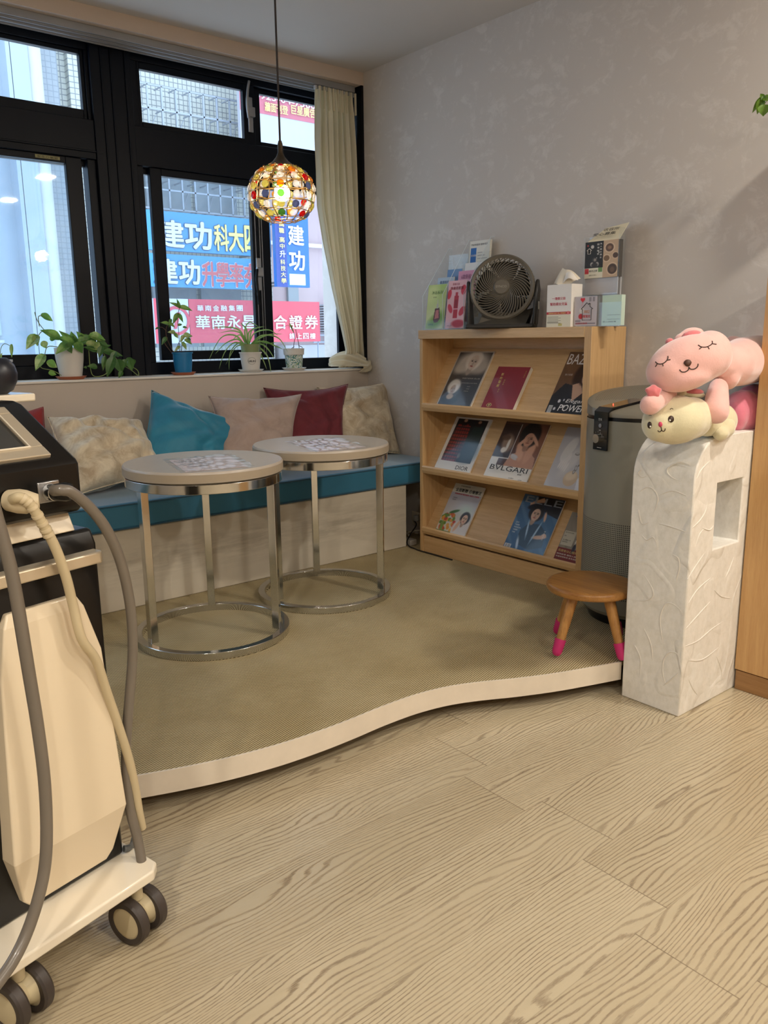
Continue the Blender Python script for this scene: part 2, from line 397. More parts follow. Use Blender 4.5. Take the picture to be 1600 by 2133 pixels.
vs += [(x, y, ZP + .001) for x, y in off2(ed, -.0015)]
fs = []
for i in range(n - 1):
    fs += [(i, i + 1, n + i + 1, n + i), (2 * n + i, 2 * n + i + 1, i + 1, i), (3 * n + i, 3 * n + i + 1, 2 * n + i + 1, 2 * n + i), (n + i, n + i + 1, 4 * n + i + 1, 4 * n + i)]
mb.add(vs, fs, PL).build('edging', M_EDGE, plat)
und = off2(ed, -.10)
mb = MB().prism([(x, y, .002) for x, y in und] + [(2.1, 1.4, .002), (XW, 1.4, .002), (XW, YW, .002), (XL, YW, .002)], (0, 0, .083), PL)
mb.build('plinth', wood('plinth_plywood', rgb(120, 90, 55), rgb(90, 64, 38), 1), plat, smooth=False)

# plastered half wall with rounded shoulder and niche
hw = thing('half_wall', 'white trowelled plaster half wall with rounded shoulder and small niche', 'wall', (2.2, 1.2, 0)); hw['kind'] = 'structure'; del hw['category']
A = Matrix.Translation((-2.2, -1.2, 0))
arc = [(1.974, .0), (1.974, .668)]
for k in range(1, 9):
    a = k / 8 * math.pi / 2; arc.append((1.974 + .118 * (1 - math.cos(a)), .668 + .114 * math.sin(a)))
A_ = MB().prism([(x, 1.105, z) for x, z in arc] + [(XW, 1.105, .782), (XW, 1.105, 0)], (0, .187, 0)).build('solid', M_TROWEL, None, smooth=False)
B_ = MB().box((2.092, 1.0, .465), (2.238, 1.40, .653)).build('void', M_TROWEL, None, smooth=False)
bo = A_.modifiers.new('cut', 'BOOLEAN'); bo.object = B_; bo.operation = 'DIFFERENCE'; bo.solver = 'EXACT'
dg = bpy.context.evaluated_depsgraph_get(); dg.update(); me = bpy.data.meshes.new_from_object(A_.evaluated_get(dg))
bpy.data.objects.remove(A_, do_unlink=True); bpy.data.objects.remove(B_, do_unlink=True)
me.transform(A); bm = bmesh.new(); bm.from_mesh(me)
for f in bm.faces: f.smooth = True
for e in bm.edges: e.smooth = not (len(e.link_faces) == 2 and e.calc_face_angle(0) > rad(30))
bm.to_mesh(me); bm.free(); me.name = 'plaster_body'
pb_ = bpy.data.objects.new('plaster_body', me); COL.objects.link(pb_); pb_.parent = hw
bv = pb_.modifiers.new('bevel', 'BEVEL'); bv.width = .0035; bv.segments = 2; bv.limit_method = 'ANGLE'; bv.angle_limit = rad(40)

cz = lambda x, y: (x / 2.0496 + 854, y / 2.0496 + 417)
rg = MB()
def ridge(pts, fn, nrm, r=.0026):
    q = spline([fn(*cz(*p)) for p in pts], 6); n = len(q); base = len(rg.v)
    rg.tube(q, [r * (.25 + .75 * math.sin(math.pi * min(1, (k + .5) / n * 1.15)) ** .6) for k in range(n)], 8)
    for k in range(base, len(rg.v)): rg.v[k] = tuple(Vector(rg.v[k]) - nrm * .0004 - V(2.2, 1.2, 0))
FL = lambda x, y: atx(x, y, 1.974); FR = lambda x, y: aty(x, y, 1.105)
for p in ([(980, 1245), (1010, 1225), (1040, 1235), (1058, 1270), (1050, 1310), (1035, 1345)], [(1195, 1130), (1150, 1118), (1105, 1140), (1100, 1165), (1130, 1190), (1180, 1205)], [(985, 1150), (975, 1165), (990, 1182), (1020, 1172)], [(1180, 1262), (1120, 1240), (1062, 1262)], [(1062, 1380), (1120, 1395), (1186, 1420)],
          [(1122, 1513), (1146, 1530), (1150, 1570), (1140, 1610), (1135, 1650)], [(1000, 1600), (1033, 1655), (1037, 1692), (1000, 1710), (940, 1706)], [(1080, 1885), (1072, 1840), (1068, 1785), (1085, 1732), (1112, 1720), (1150, 1745), (1168, 1778)], [(1090, 2065), (1079, 2010), (1085, 1960), (1110, 1930), (1140, 1936), (1150, 1965)],
          [(1082, 2072), (1120, 2042), (1150, 2015)], [(990, 1430), (1010, 1450), (1040, 1440), (1060, 1490)], [(975, 1320), (990, 1380), (1020, 1375)], [(960, 1900), (985, 1960), (980, 2040)], [(1000, 1830), (1030, 1900), (1035, 1980)]):
    ridge(p, FL, V(-1, 0, 0), .0024)
for p in ([(1205, 1400), (1240, 1365), (1265, 1320), (1275, 1262)], [(1250, 1400), (1280, 1408), (1298, 1385)], [(1185, 1620), (1215, 1570), (1262, 1500)], [(1190, 1720), (1230, 1660), (1300, 1600)], [(1175, 1905), (1230, 1880), (1290, 1830), (1350, 1790)], [(1190, 2045), (1208, 2085), (1230, 2115)], [(1190, 1965), (1250, 1960), (1330, 1900)],
          [(1348, 1610), (1368, 1565), (1386, 1515)], [(1300, 1665), (1330, 1692), (1375, 1700)], [(1178, 1830), (1240, 1760), (1290, 1705)], [(1225, 1190), (1245, 1150), (1290, 1105)], [(1310, 1950), (1330, 2010), (1325, 2060)], [(1220, 1480), (1235, 1430), (1262, 1395)]):
    ridge(p, FR, V(0, -1, 0), .0022)
rg.build('trowel_ridges', mat('white_plaster_ridge', rgb(226, 221, 212), .65, var=.03), hw)

# bench (masonry) + cushion
b = thing('window_bench', 'built-in cream plaster bench under the window with scuffed front', 'bench', (1, 3.0, ZP)); b['kind'] = 'structure'; del b['category']
MB().box((XL, 2.769, ZP), (2.418, YW, .392), Matrix.Translation((-1, -3, -ZP))).box((2.418, 3.02, ZP), (XW, YW, .392), Matrix.Translation((-1, -3, -ZP))).build('bench_base', M_BENCH, b, bevel=.004)

# ------------------------------------------------------------------ windows
def bar(mb, x0, x1, z0, z1, y0=YF, y1=YF + .06): mb.box((x0, y0, z0), (x1, y1, z1))
def sash(win, x0, x1, z0, z1, px0, px1, pz0, pz1, y0, name='sash', d=.03, lab=None):
    """sash frame from outer rect (x0..x1) around glass rect"""
    s = MB(); 
    bar(s, x0, px0, z0, z1, y0, y0 + d); bar(s, px1, x1, z0, z1, y0, y0 + d); bar(s, px0, px1, z0, pz0, y0, y0 + d); bar(s, px0, px1, pz1, z1, y0, y0 + d)
    so = s.build(name, M_ALU, win, bevel=.002)
    g = MB().box((px0 - .004, y0 + d * .5 - .002, pz0 - .004), (px1 + .004, y0 + d * .5 + .002, pz1 + .004)).build('pane', M_GLASS, so, smooth=False)
    return so
w1 = thing('window_1', 'left dark aluminium window bay with transom pane', 'w'); w2 = thing('window_2', 'right dark aluminium window bay beside the curtain', 'w')
for w in (w1, w2): w['kind'] = 'structure'; del w['category']
# outer frames
f1 = MB()
for xa in (-1.9, -.55):
    pass
bar(f1, -2.2, 1.36, .903, .957); bar(f1, -2.2, 1.36, 2.185, 2.262); bar(f1, -2.2, 1.36, 1.775, 1.925, YF - .012, YF + .07)
bar(f1, 1.36, 1.53, .903, 2.262, YF - .02, YF + .07)
bar(f1, 1.325, 1.36, .957, 1.775); bar(f1, -.62, -.5, .957, 2.185)
bar(f1, 1.345, 1.36, 1.925, 2.185)
for gx in (1.40, 1.44, 1.50): f1.box((gx, YF - .026, .903), (gx + .007, YF - .019, 2.255))
f1.box((-2.2, YF - .018, 1.80), (1.36, YF - .012, 1.808))
f1.build('frame', M_ALU, w1, bevel=.002)
sash(w1, -.5, 1.345, 1.925, 2.185, -.44, 1.331, 1.964, 2.169, YF + .01, 'transom_sash')
sash(w1, -.5, 1.302, .957, 1.775, -.44, 1.238, 1.003, 1.750, YF + .002, 'sliding_sash', .026)
sash(w1, -.5, 1.34, .945, 1.775, -.46, 1.3265, .959, 1.750, YF + .032, 'outer_sash', .026)
sash(w1, -2.1, -.62, .957, 1.775, -2.05, -.66, 1.003, 1.750, YF + .01, 'outer_sash', .026)
f2 = MB()
bar(f2, 1.53, 2.72, .903, .957); bar(f2, 1.53, 2.72, 2.185, 2.262); bar(f2, 1.53, 2.72, 1.775, 1.93, YF - .012, YF + .07)
bar(f2, 1.53, 1.563, .957, 2.185); bar(f2, 2.655, 2.80, .903, 2.262, YF - .01, YF + .07); f2.box((2.56, YF - .02, .903), (2.6249, YF, 2.262))
f2.build('frame', M_ALU, w2, bevel=.002)
# dark side jamb along the right wall inside the recess
MB().box((2.612, YW + .001, .903), (2.6245, YF - .02, 2.231)).build('jamb', M_ALUD, w2)
sash(w2, 1.563, 2.125, 1.93, 2.185, 1.576, 2.066, 1.953, 2.157, YF + .002, 'transom_sash', .026)
sash(w2, 2.10, 2.66, 1.93, 2.185, 2.17, 2.64, 1.957, 2.165, YF + .03, 'transom_sash', .026)
sash(w2, 1.592, 2.14, .965, 1.775, 1.645, 2.085, 1.005, 1.746, YF + .002, 'sliding_sash', .026)
sash(w2, 1.560, 2.66, .945, 1.775, 1.566, 2.64, .957, 1.750, YF + .032, 'outer_sash', .026)
MB().box((2.135, YF + .006, .965), (2.183, YF + .03, 1.775)).build('interlock', M_ALU, w2, bevel=.002)
for x in (2.095, 2.118, 2.13):
    MB().box((x, YF - .004, .98), (x + .004, YF + .002, 1.76)).build('track_rib', M_STEEL, w2)
# latches
def latch(win, x, z, flip=1):
    l = MB().box((x - .012, YF - .012, z - .075), (x + .012, YF + .002, z + .075)).box((x - .02, YF - .03, z - .012), (x + .014, YF - .012, z + .03)).build('latch_body', M_STEEL, win, bevel=.003)
    MB().tube(spline([(x - .022, YF - .03, z - .02), (x - .036, YF - .045, z + .03), (x - .034, YF - .05, z + .09), (x - .022, YF - .045, z + .13)] if flip > 0 else
                     [(x - .022, YF - .03, z + .02), (x - .036, YF - .045, z - .03), (x - .034, YF - .05, z - .09), (x - .028, YF - .045, z - .14)], 5), [.007] * 8 + [.006] * 8, 8).build('handle', M_GREYRAIL if flip > 0 else M_ALUD, l)
latch(w2, 2.095, 2.055, 1); latch(w2, 2.105, 1.355, -1)
MB().box((1.12, YF - .003, 1.757), (1.215, YF + .002, 1.769)).build('maker_plate', mat('olive_foil', rgb(120, 116, 80), .4, .4), w1)
mb = MB(); text_geo(mb, '安全◇氣密', .01, frame_M((1.167, YF - .0035, 1.7585), (1, 0, 0), (0, 0, 1)), wid=.08, hgt=.008, align='CENTER'); mb.build('maker_lettering', M_ALUD, w1, smooth=False)

# curtain track and curtain
trk = thing('curtain_track', 'grey metal multi-channel curtain track under the window beam', 'curtain track', (1.5, 3.4, 2.2))
T = Matrix.Translation((-1.5, -3.4, -2.2))
for i, (y0, y1) in enumerate(((3.335, 3.365), (3.372, 3.402), (3.41, 3.44))):
    MB().box((-2.0, y0, 2.203), (2.60, y1, 2.2305), T).box((-2.0, y0 + .008, 2.199), (2.60, y0 + .011, 2.203), T).box((-2.0, y1 - .011, 2.199), (2.60, y1 - .008, 2.203), T).build('rail', M_GREYRAIL, trk, bevel=.002)
for k in range(16):
    x = 2.37 + k * .015
    MB().box((x, 3.338, 2.186), (x + .008, 3.352, 2.2), T).build('glider', mat('white_nylon', rgb(190, 190, 190), .4), trk)
def m_fabric(name, c, rough=.9, var=.05, bs=500, b=.2, sheen=.3, trans=0):
    if name in MATS: return MATS[name]
    t = NT(name); v = t.coord(); n = t.noise(v, 6, 5, .6)
    t.link(t.ramp(n, [(.3, tuple(x * (1 - var) for x in c[:3]) + (1,)), (.7, tuple(min(1, x * (1 + var)) for x in c[:3]) + (1,))]), t.b.inputs['Base Color'])
    t.set(Roughness=rough); t.b.inputs['Sheen Weight'].default_value = sheen
    t.bump(t.noise(v, bs, 2), b, .0008)
    if trans:
        tl = t.new('BsdfTranslucent'); tl.inputs[0].default_value = c; mx = t.new('MixShader'); mx.inputs[0].default_value = trans
        t.link(t.b.outputs[0], mx.inputs[1]); t.link(tl.outputs[0], mx.inputs[2]); t.link(mx.outputs[0], t.out.inputs[0])
    MATS[name] = t.m; return t.m
M_CURT = m_fabric('cream_curtain_cloth', rgb(236, 229, 208), trans=.45)
EL = [(2.200, 2.376), (2.12, 2.372), (1.95, 2.366), (1.67, 2.366), (1.5, 2.392), (1.297, 2.432), (1.09, 2.48), (.99, 2.50), (.93, 2.47), (.908, 2.45)]
ER = [(2.200, 2.598), (2.12, 2.600), (1.95, 2.608), (1.67, 2.611), (1.5, 2.611), (1.297, 2.611), (1.09, 2.611), (.99, 2.611), (.93, 2.609), (.908, 2.605)]
def interp(T, z):
    for i in range(len(T) - 1):
        if T[i][0] >= z >= T[i + 1][0]:
            f = (T[i][0] - z) / (T[i][0] - T[i + 1][0] + 1e-9); return T[i][1] + (T[i + 1][1] - T[i][1]) * f
    return T[-1][1]
def curt(u, v):
    z = 2.2 - v * 1.29; xl = interp(EL, z); xr = interp(ER, z)
    pin = max(0, 1 - v / .08)
    ph = u * 7.2 * 2 * math.pi + 1.3 * math.sin(v * 3 + u * 2)
    amp = .017 * (1 - .3 * v) * (1 - .5 * pin)
    x = xl + (xr - xl) * u + .005 * math.sin(ph * 1 + 1) * (1 - pin)
    fold2 = .012 * math.sin(u * 11 + v * 6) * v
    diag = .02 * math.sin((u * 2 + v * 5) * 2.2) * max(0, (v - .55))
    y = 3.345 + amp * (math.sin(ph) + .35 * math.sin(ph * 2.3 + v * 4)) + fold2 + diag - .025 * v
    return (x, y, z)
cu = thing('curtain', 'cream curtain drawn to the right end of the window and gathered on the sill', 'curtain', (2.5, 3.36, 2.2))
T = Matrix.Translation((-2.5, -3.36, -2.2))
mb = MB().grid(lambda u, v: T @ V(*curt(u, v)), 150, 110)
o = mb.build('drape', M_CURT, cu); o.modifiers.new('sub', 'SUBSURF').levels = 1; s = o.modifiers.new('s', 'SOLIDIFY'); s.thickness = .0012
mb = MB()
for k in range(9):
    x = 2.385 + k * .026; mb.box((x, 3.325, 2.10), (x + .008, 3.335, 2.198), T)
mb.build('pleat', M_CURT, cu, bevel=.002)
# puddle of cloth sweeping left on the sill
def swag(u, v):
    a = v; c0 = V(2.600, 3.285, .915); c1 = V(2.435, 3.37, .915)
    p = c0.lerp(c1, a); h = .085 * math.sin(math.pi * min(1, .5 + .5 * (1 - a))) * (1 - a) ** .7 + .030
    ang = u * math.pi; w = .055 * (1 - .35 * a)
    d = V(.46, .89, 0)
    q = p + d * (math.cos(ang) * w) + V(0, 0, 1) * (math.sin(ang) * h)
    rr = .007 * math.sin(u * 26 + v * 5) + .004 * math.sin(u * 47 + v * 9)
    q += d * rr * math.cos(ang) + V(0, 0, 1) * rr * math.sin(ang); q.x = min(q.x, 2.61)
    q.z = max(q.z, .905) if q.y > 3.295 else q.z
    return T @ q
mb = MB().grid(swag, 60, 30); o = mb.build('gathered_hem', M_CURT, cu); o.modifiers.new('sub', 'SUBSURF').levels = 1
def swag2(u, v):
    p = V(2.56 + .055 * v, 3.285 - .02 * math.sin(v * 3), .92); a = u * math.pi * 1.1
    r = .028 + .004 * math.sin(u * 14 + v * 6)
    return T @ (p + V(0, -r * math.sin(a) * 1.0, r * math.cos(a) - .004))
mb = MB().grid(swag2, 24, 24); o = mb.build('hem_fold', M_CURT, cu); o.modifiers.new('s', 'SOLIDIFY').thickness = .003

# downlights in the ceiling
for i, (x, y) in enumerate(DOWNLIGHTS):
    d = thing('downlight', ['recessed ceiling downlight nearest the half wall', 'recessed ceiling downlight above the wooden cabinet', 'recessed ceiling downlight behind the camera', 'recessed ceiling downlight left of the trolley machine',
              'recessed ceiling downlight in the rear left corner', 'recessed ceiling downlight furthest from the window'][i], 'ceiling light', (x, y, ZC), 0, 'recessed ceiling downlights')
    MB().lathe([(.078, -.001), (.078, -.006), (.062, -.008), (.062, -.001)], 40).build('trim_ring', mat('white_enamel', rgb(235, 235, 232), .35), d)
    MB().lathe([(.0001, -.004), (.062, -.004)], 40, cap=False).build('diffuser', emit('warm_led_diffuser', (1, .90, .76, 1), 9), d)
    l = bpy.data.lights.new('downlight_lamp', 'AREA'); l.shape = 'DISK'; l.size = .12; l.energy = DOWN; l.color = (1, .92, .80)
    lo = bpy.data.objects.new('lamp', l); COL.objects.link(lo); lo.parent = d; lo.location = (0, 0, -.012)
# ------------------------------------------------------------------ furniture
# seat cushion
M_TEAL = m_fabric('teal_upholstery', rgb(36, 110, 142), rough=.45, var=.05, b=.1, sheen=.5)
sc_ = thing('seat_cushion', 'long teal blue seat cushion lying along the window bench', 'cushion', (1, 3.0, .392))
MB().box((XL + .02, 2.762, .392), (2.618, 3.295, .489), Matrix.Translation((-1, -3.0, -.392))).build('pad', M_TEAL, sc_, bevel=.012, seg=3)
mb = MB()
for z in (.484, .398): mb.tube([(-3.1, -.24, z - .392), (1.61, -.24, z - .392)], .0028, 6)
mb.build('piping', m_fabric('dark_teal_piping', rgb(22, 78, 104), rough=.5), sc_)

def pillow(name, label, m, c, thick=.06, pinch=.08, seed=0, wr=.006, ground=None, group='throw pillows on the window bench'):
    """c: TL, TR, BR, BL corners"""
    c = [Vector(p) for p in c]; cen = (c[0] + c[1] + c[2] + c[3]) / 4
    nrm = (c[1] - c[3]).cross(c[0] - c[2]).normalized()
    if nrm.y > 0: nrm = -nrm
    t = thing(name, label, 'pillow', tuple(cen), 0, group); rnd = random.Random(seed); ph = [rnd.uniform(0, 6) for _ in range(12)]
    def pt(u, v, s):
        U = 2 * u - 1; W = 2 * v - 1
        pu = 1 - pinch * (1 - W * W) ** 1 ; 
        # edges bow inward between the corners
        uu = .5 + .5 * U * (1 - pinch * (1 - W * W) * abs(U) ** 2 * 1.0); vv = .5 + .5 * W * (1 - pinch * (1 - U * U) * abs(W) ** 2)
        p = (c[0] * (1 - uu) + c[1] * uu) * vv + (c[3] * (1 - uu) + c[2] * uu) * (1 - vv)
        h = thick * ((1 - abs(U) ** 2.6) * (1 - abs(W) ** 2.6)) ** .55
        e = (abs(U) ** 4 + abs(W) ** 4)
        k = wr * (math.sin(U * 5 + W * 3 + ph[0]) + math.sin(W * 7 - U * 4 + ph[1]) + .7 * math.sin(U * 13 + ph[2] + 3 * W) + .7 * math.sin(W * 15 + ph[3] - 5 * U)) * .5
        crease = -abs(wr) * 1.6 * math.exp(-((U * .8 + W * .5 - .25 + .2 * math.sin(W * 4 + ph[4])) ** 2) / .01)
        return p + nrm * s * (h + (k + crease) * min(1, h / (thick * .6))) - cen
    mb = MB(); N = 40
    for s in (1, -1): mb.grid(lambda u, v: pt(u, v, s), N, N)
    o = mb.build('cover', m, t, ang=80)
    bm = bmesh.new(); bm.from_mesh(o.data); bmesh.ops.remove_doubles(bm, verts=bm.verts, dist=.0006); bmesh.ops.recalc_face_normals(bm, faces=bm.faces); bm.to_mesh(o.data); bm.free()
    pts = []
    for u, v in [(i / 24, 0) for i in range(24)] + [(1, i / 24) for i in range(24)] + [(1 - i / 24, 1) for i in range(24)] + [(0, 1 - i / 24) for i in range(24)]: pts.append(pt(u, v, 1))
    MB().tube(pts, .0022, 6, closed=True).build('seam', m, t)
    return t
def m_velvet(name, c, c2, sc=14, sheen=.8, rough=.6):
    t = NT(name); v = t.coord(); n = t.noise(v, sc, 6, .7, 1.0)
    t.link(t.ramp(n, [(.35, c2), (.62, c)]), t.b.inputs['Base Color']); t.set(Roughness=rough)
    t.b.inputs['Sheen Weight'].default_value = sheen; t.b.inputs['Sheen Roughness'].default_value = .35
    t.bump(n, .25, .006); return t.m
V_BEIGE = m_velvet('crushed_beige_velvet', rgb(214, 201, 176), rgb(172, 152, 124))
V_TEAL = m_velvet('teal_velvet', rgb(38, 128, 158), rgb(28, 112, 142), 5)
V_MAUVE = m_velvet('mauve_cotton', rgb(176, 156, 146), rgb(160, 139, 129), 8, .3, .8)
V_DRED = m_velvet('wine_red_cotton', rgb(112, 36, 46), rgb(92, 26, 36), 6, .25, .8)
V_RED = m_velvet('brick_red_cotton', rgb(150, 44, 44), rgb(128, 34, 36), 6, .25, .8)
pillow('pillow', 'brick red pillow mostly hidden behind the trolley machine', V_RED, [aty(-40, 880, 3.25), aty(90, 848, 3.22), aty(104, 950, 3.14), aty(-30, 990, 3.14)], .05, .05, 1, .002)
pillow('pillow', 'crumpled beige velvet pillow at the left, between the red and teal ones', V_BEIGE, [aty(98, 868, 3.17), aty(292, 876, 3.2), aty(345, 985, 2.99), aty(150, 1035, 2.94)], .085, .06, 2, .014)
pillow('pillow', 'teal blue pillow with one corner pointing up behind the front table', V_TEAL, [aty(316, 813, 3.22), aty(504, 884, 3.12), aty(455, 985, 3.0), aty(286, 985, 3.05)], .075, .07, 3, .008)
pillow('pillow', 'greyish mauve pillow between the teal and the wine red pillows', V_MAUVE, [aty(434, 825, 3.20), aty(628, 821, 3.12), aty(612, 972, 2.98), aty(452, 985, 3.0)], .07, .13, 4, .007)
pillow('pillow', 'wine red pillow with a raised pointed corner, third from the right wall', V_DRED, [aty(549, 808, 3.27), aty(725, 800, 3.2), aty(722, 958, 3.04), aty(570, 962, 3.10)], .055, .14, 5, .008)
pillow('pillow', 'beige velvet pillow standing in the corner against the right wall', V_BEIGE, [aty(660, 807, 3.28), aty(808, 796, 3.18), aty(834, 945, 3.03), aty(700, 955, 3.10)], .06, .09, 6, .010)

# side tables
M_TOP = mat('greige_laminate', rgb(190, 180, 168), .32, var=.03, scale=10, stretch=(1, 6, 1))
M_TEDGE = mat('greige_edge_band', rgb(172, 158, 138), .5, var=.05, scale=10)
legang = [math.atan2(2.325 - 2.341, .965 - 1.191), math.atan2(2.594 - 2.341, 1.318 - 1.191), math.atan2(2.169 - 2.341, 1.349 - 1.191)]
def table():
    t = thing('side_table', 'front round side table with chrome ring base, greige top and a leaflet', 'table', (1.191, 2.345, ZP), 0, 'round chrome side tables')
    MB().lathe([(.0001, .543), (.244, .543), (.250, .547), (.250, .573), (.2465, .578), (.0001, .578)], 96, cap=False).build('tabletop', [M_TOP], t, ang=50)
    MB().lathe([(.2502, .549), (.2508, .549), (.2508, .571), (.2502, .571)], 96, cap=False).build('edge_band', M_TEDGE, t)
    for nm, z0, z1, ro in (('top_ring', .512, .541, .246), ('base_ring', .0005, .025, .252)):
        MB().lathe([(ro - .024, z0), (ro, z0), (ro, z1), (ro - .024, z1), (ro - .024, z0)], 96, cap=False).build(nm, M_CHROME, t, bevel=.0015)
    for a in legang:
        M = Matrix.Rotation(a, 4, 'Z')
        MB().box((.205, -.0125, .0251), (.230, .0125, .512), M).build('leg', M_CHROME, t, bevel=.0015)
    return t
tb1 = table()
tb2 = dup(tb1, (1.722, 2.450, ZP), 0, 'round chrome side table further back, nearer the magazine shelf')
# leaflets in clear sleeves
M_SLEEVE = thin('crinkled_plastic_sleeve', (1, 1, 1, 1), .06, haze=.06)
M_PAPER = mat('pinkish_printed_paper', rgb(222, 208, 208), .7, var=.03)
M_INK = mat('black_ink', rgb(40, 38, 42), .6); M_REDINK = mat('red_ink', rgb(186, 40, 48), .6)
def sleeve(label, q, z, seed):
    rnd = random.Random(seed); q = [Vector((p[0], p[1], z)) for p in q]; c = sum(q, Vector()) / 4
    t = thing('leaflet', label, 'leaflet', tuple(c), 0, 'leaflets in plastic sleeves')
    P = lambda u, v, h: (q[0] * (1 - u) + q[1] * u) * v + (q[3] * (1 - u) + q[2] * u) * (1 - v) + V(0, 0, h) - c
    MB().prism([P(.08, .06, .0008), P(.93, .06, .0008), P(.93, .94, .0008), P(.08, .94, .0008)], (0, 0, .0006)).build('paper', M_PAPER, t, smooth=False)
    mb = MB(); M = frame_M(P(.12, .80, .0016), P(1, 0, 0) - P(0, 0, 0), P(0, 1, 0) - P(0, 0, 0))
    for k, s in enumerate(('自然醫美護膚中心', '注意事項 請詳閱', '預約諮詢 服務時間', '保養課程 價目表', '敬請愛惜使用')):
        text_geo(mb, s, .012, M @ Matrix.Translation((0, -k * .034, 0)), bold=.01)
    mb.build('lettering', M_INK, t, smooth=False)
    ph = [rnd.uniform(0, 6) for _ in range(6)]
    mb = MB().grid(lambda u, v: P(u, v, .0042 + .0014 * math.sin(u * 17 + ph[0] + v * 6) + .0012 * math.sin(v * 31 + ph[1] + 3 * math.sin(u * 7)) + .0008 * math.sin(u * 43 + v * 20 + ph[2])), 60, 60)
    mb.build('sleeve', M_SLEEVE, t, ang=180); return t
sleeve('printed leaflet in a crinkled clear sleeve on the front round table', [(1.094, 2.439), (1.324, 2.405), (1.240, 2.110), (1.016, 2.148)], ZP + .578, 1)
sleeve('printed leaflet in a crinkled clear sleeve on the rear round table', [(1.628, 2.548), (1.850, 2.512), (1.770, 2.210), (1.550, 2.235)], ZP + .578, 2)

# stool
st = thing('stool', 'small round bamboo stool with pink leg socks beside the half wall', 'stool', (2.0, 1.437, ZP))
MB().lathe([(.0001, .190), (.115, .190), (.128, .194), (.1325, .200), (.1325, .210), (.129, .216), (.12, .218), (.0001, .218)], 72, cap=False).build('seat', W_BAMBOO, st, ang=60)
M_PINK = mat('hot_pink_silicone', rgb(196, 40, 110), .55, var=.04)
for dx, dy in ((-.136, .015), (-.017, -.138), (.017, .134), (.136, -.019)):
    top_ = V(dx * .52, dy * .52, .192); bot = V(dx, dy, .012)
    MB().cyl(bot + (top_ - bot) * .02, top_, .0125, 20, .0175).build('leg', W_BAMBOOZ, st)
    d = (top_ - bot).normalized(); q = bot + (top_ - bot) * .26
    sk = MB().tube([bot + d * -.002, bot + d * .002, bot + d * .01, q], [.007, .012, .0150, .0172], 20).build('leg_sock', M_PINK, st)

# bookcase ------------------------------------------------------------
X0, X1, Y0, Y1 = 2.412, 2.618, 1.773, 2.679
SH = thing('magazine_rack', 'oak veneer magazine rack with three sloping display shelves against the right wall', 'bookcase', (2.5, 2.2, ZP))
T = Matrix.Translation((-2.5, -2.2, -ZP))
M_OAKD = W_OAK
def sb(name, a, b_, m=W_OAKH, bev=.0015): return MB().box(a, b_, T).build(name, m, SH, bevel=bev)
sb('side_panel', (X0 + .006, Y1 - .022, ZP), (X1, Y1 - .003, 1.046), W_OAK); sb('side_panel', (X0 + .001, Y0 + .0005, ZP), (X1, Y0 + .032, 1.0829), W_OAK)
sb('back_panel', (X1 - .012, Y0 + .03, ZP + .02), (X1, Y1 - .02, 1.046), W_OAKH)
sb('top', (X0, Y0 + .032, 1.046), (X1, Y1, 1.0830), W_OAKH)
sb('plinth', (X0 + .012, Y0 + .032, ZP), (X0 + .03, Y1 - .02, .172), W_OAKH)
for zl in (.752, .474, .196):
    # lip: wedge shaped front rail; lower shelf is flat
    zt = zl + .018
    mb = MB().prism([(X0 + .001, Y0 + .032, zl), (X0 + .001, Y0 + .032, zl + .014), (X0 + .008, Y0 + .032, zl + .020), (X0 + .022, Y0 + .032, zl + .004), (X0 + .05, Y0 + .032, zl + .0), (X0 + .05, Y0 + .032, zl - .014), (X0 + .008, Y0 + .032, zl - .014)], (0, Y1 - Y0 - .052, 0), T)
    mb.build('shelf_lip', W_OAKH, SH, smooth=False)
    hh = .250 if zl > .3 else .232
    mb = MB().prism([(X0 + .022, Y0 + .032, zl + .002), (X0 + .180, Y0 + .032, zl + hh), (X0 + .190, Y0 + .032, zl + hh), (X0 + .034, Y0 + .032, zl - .004)], (0, Y1 - Y0 - .052, 0), T)
    mb.build('sloping_board', W_OAKH, SH, smooth=False)

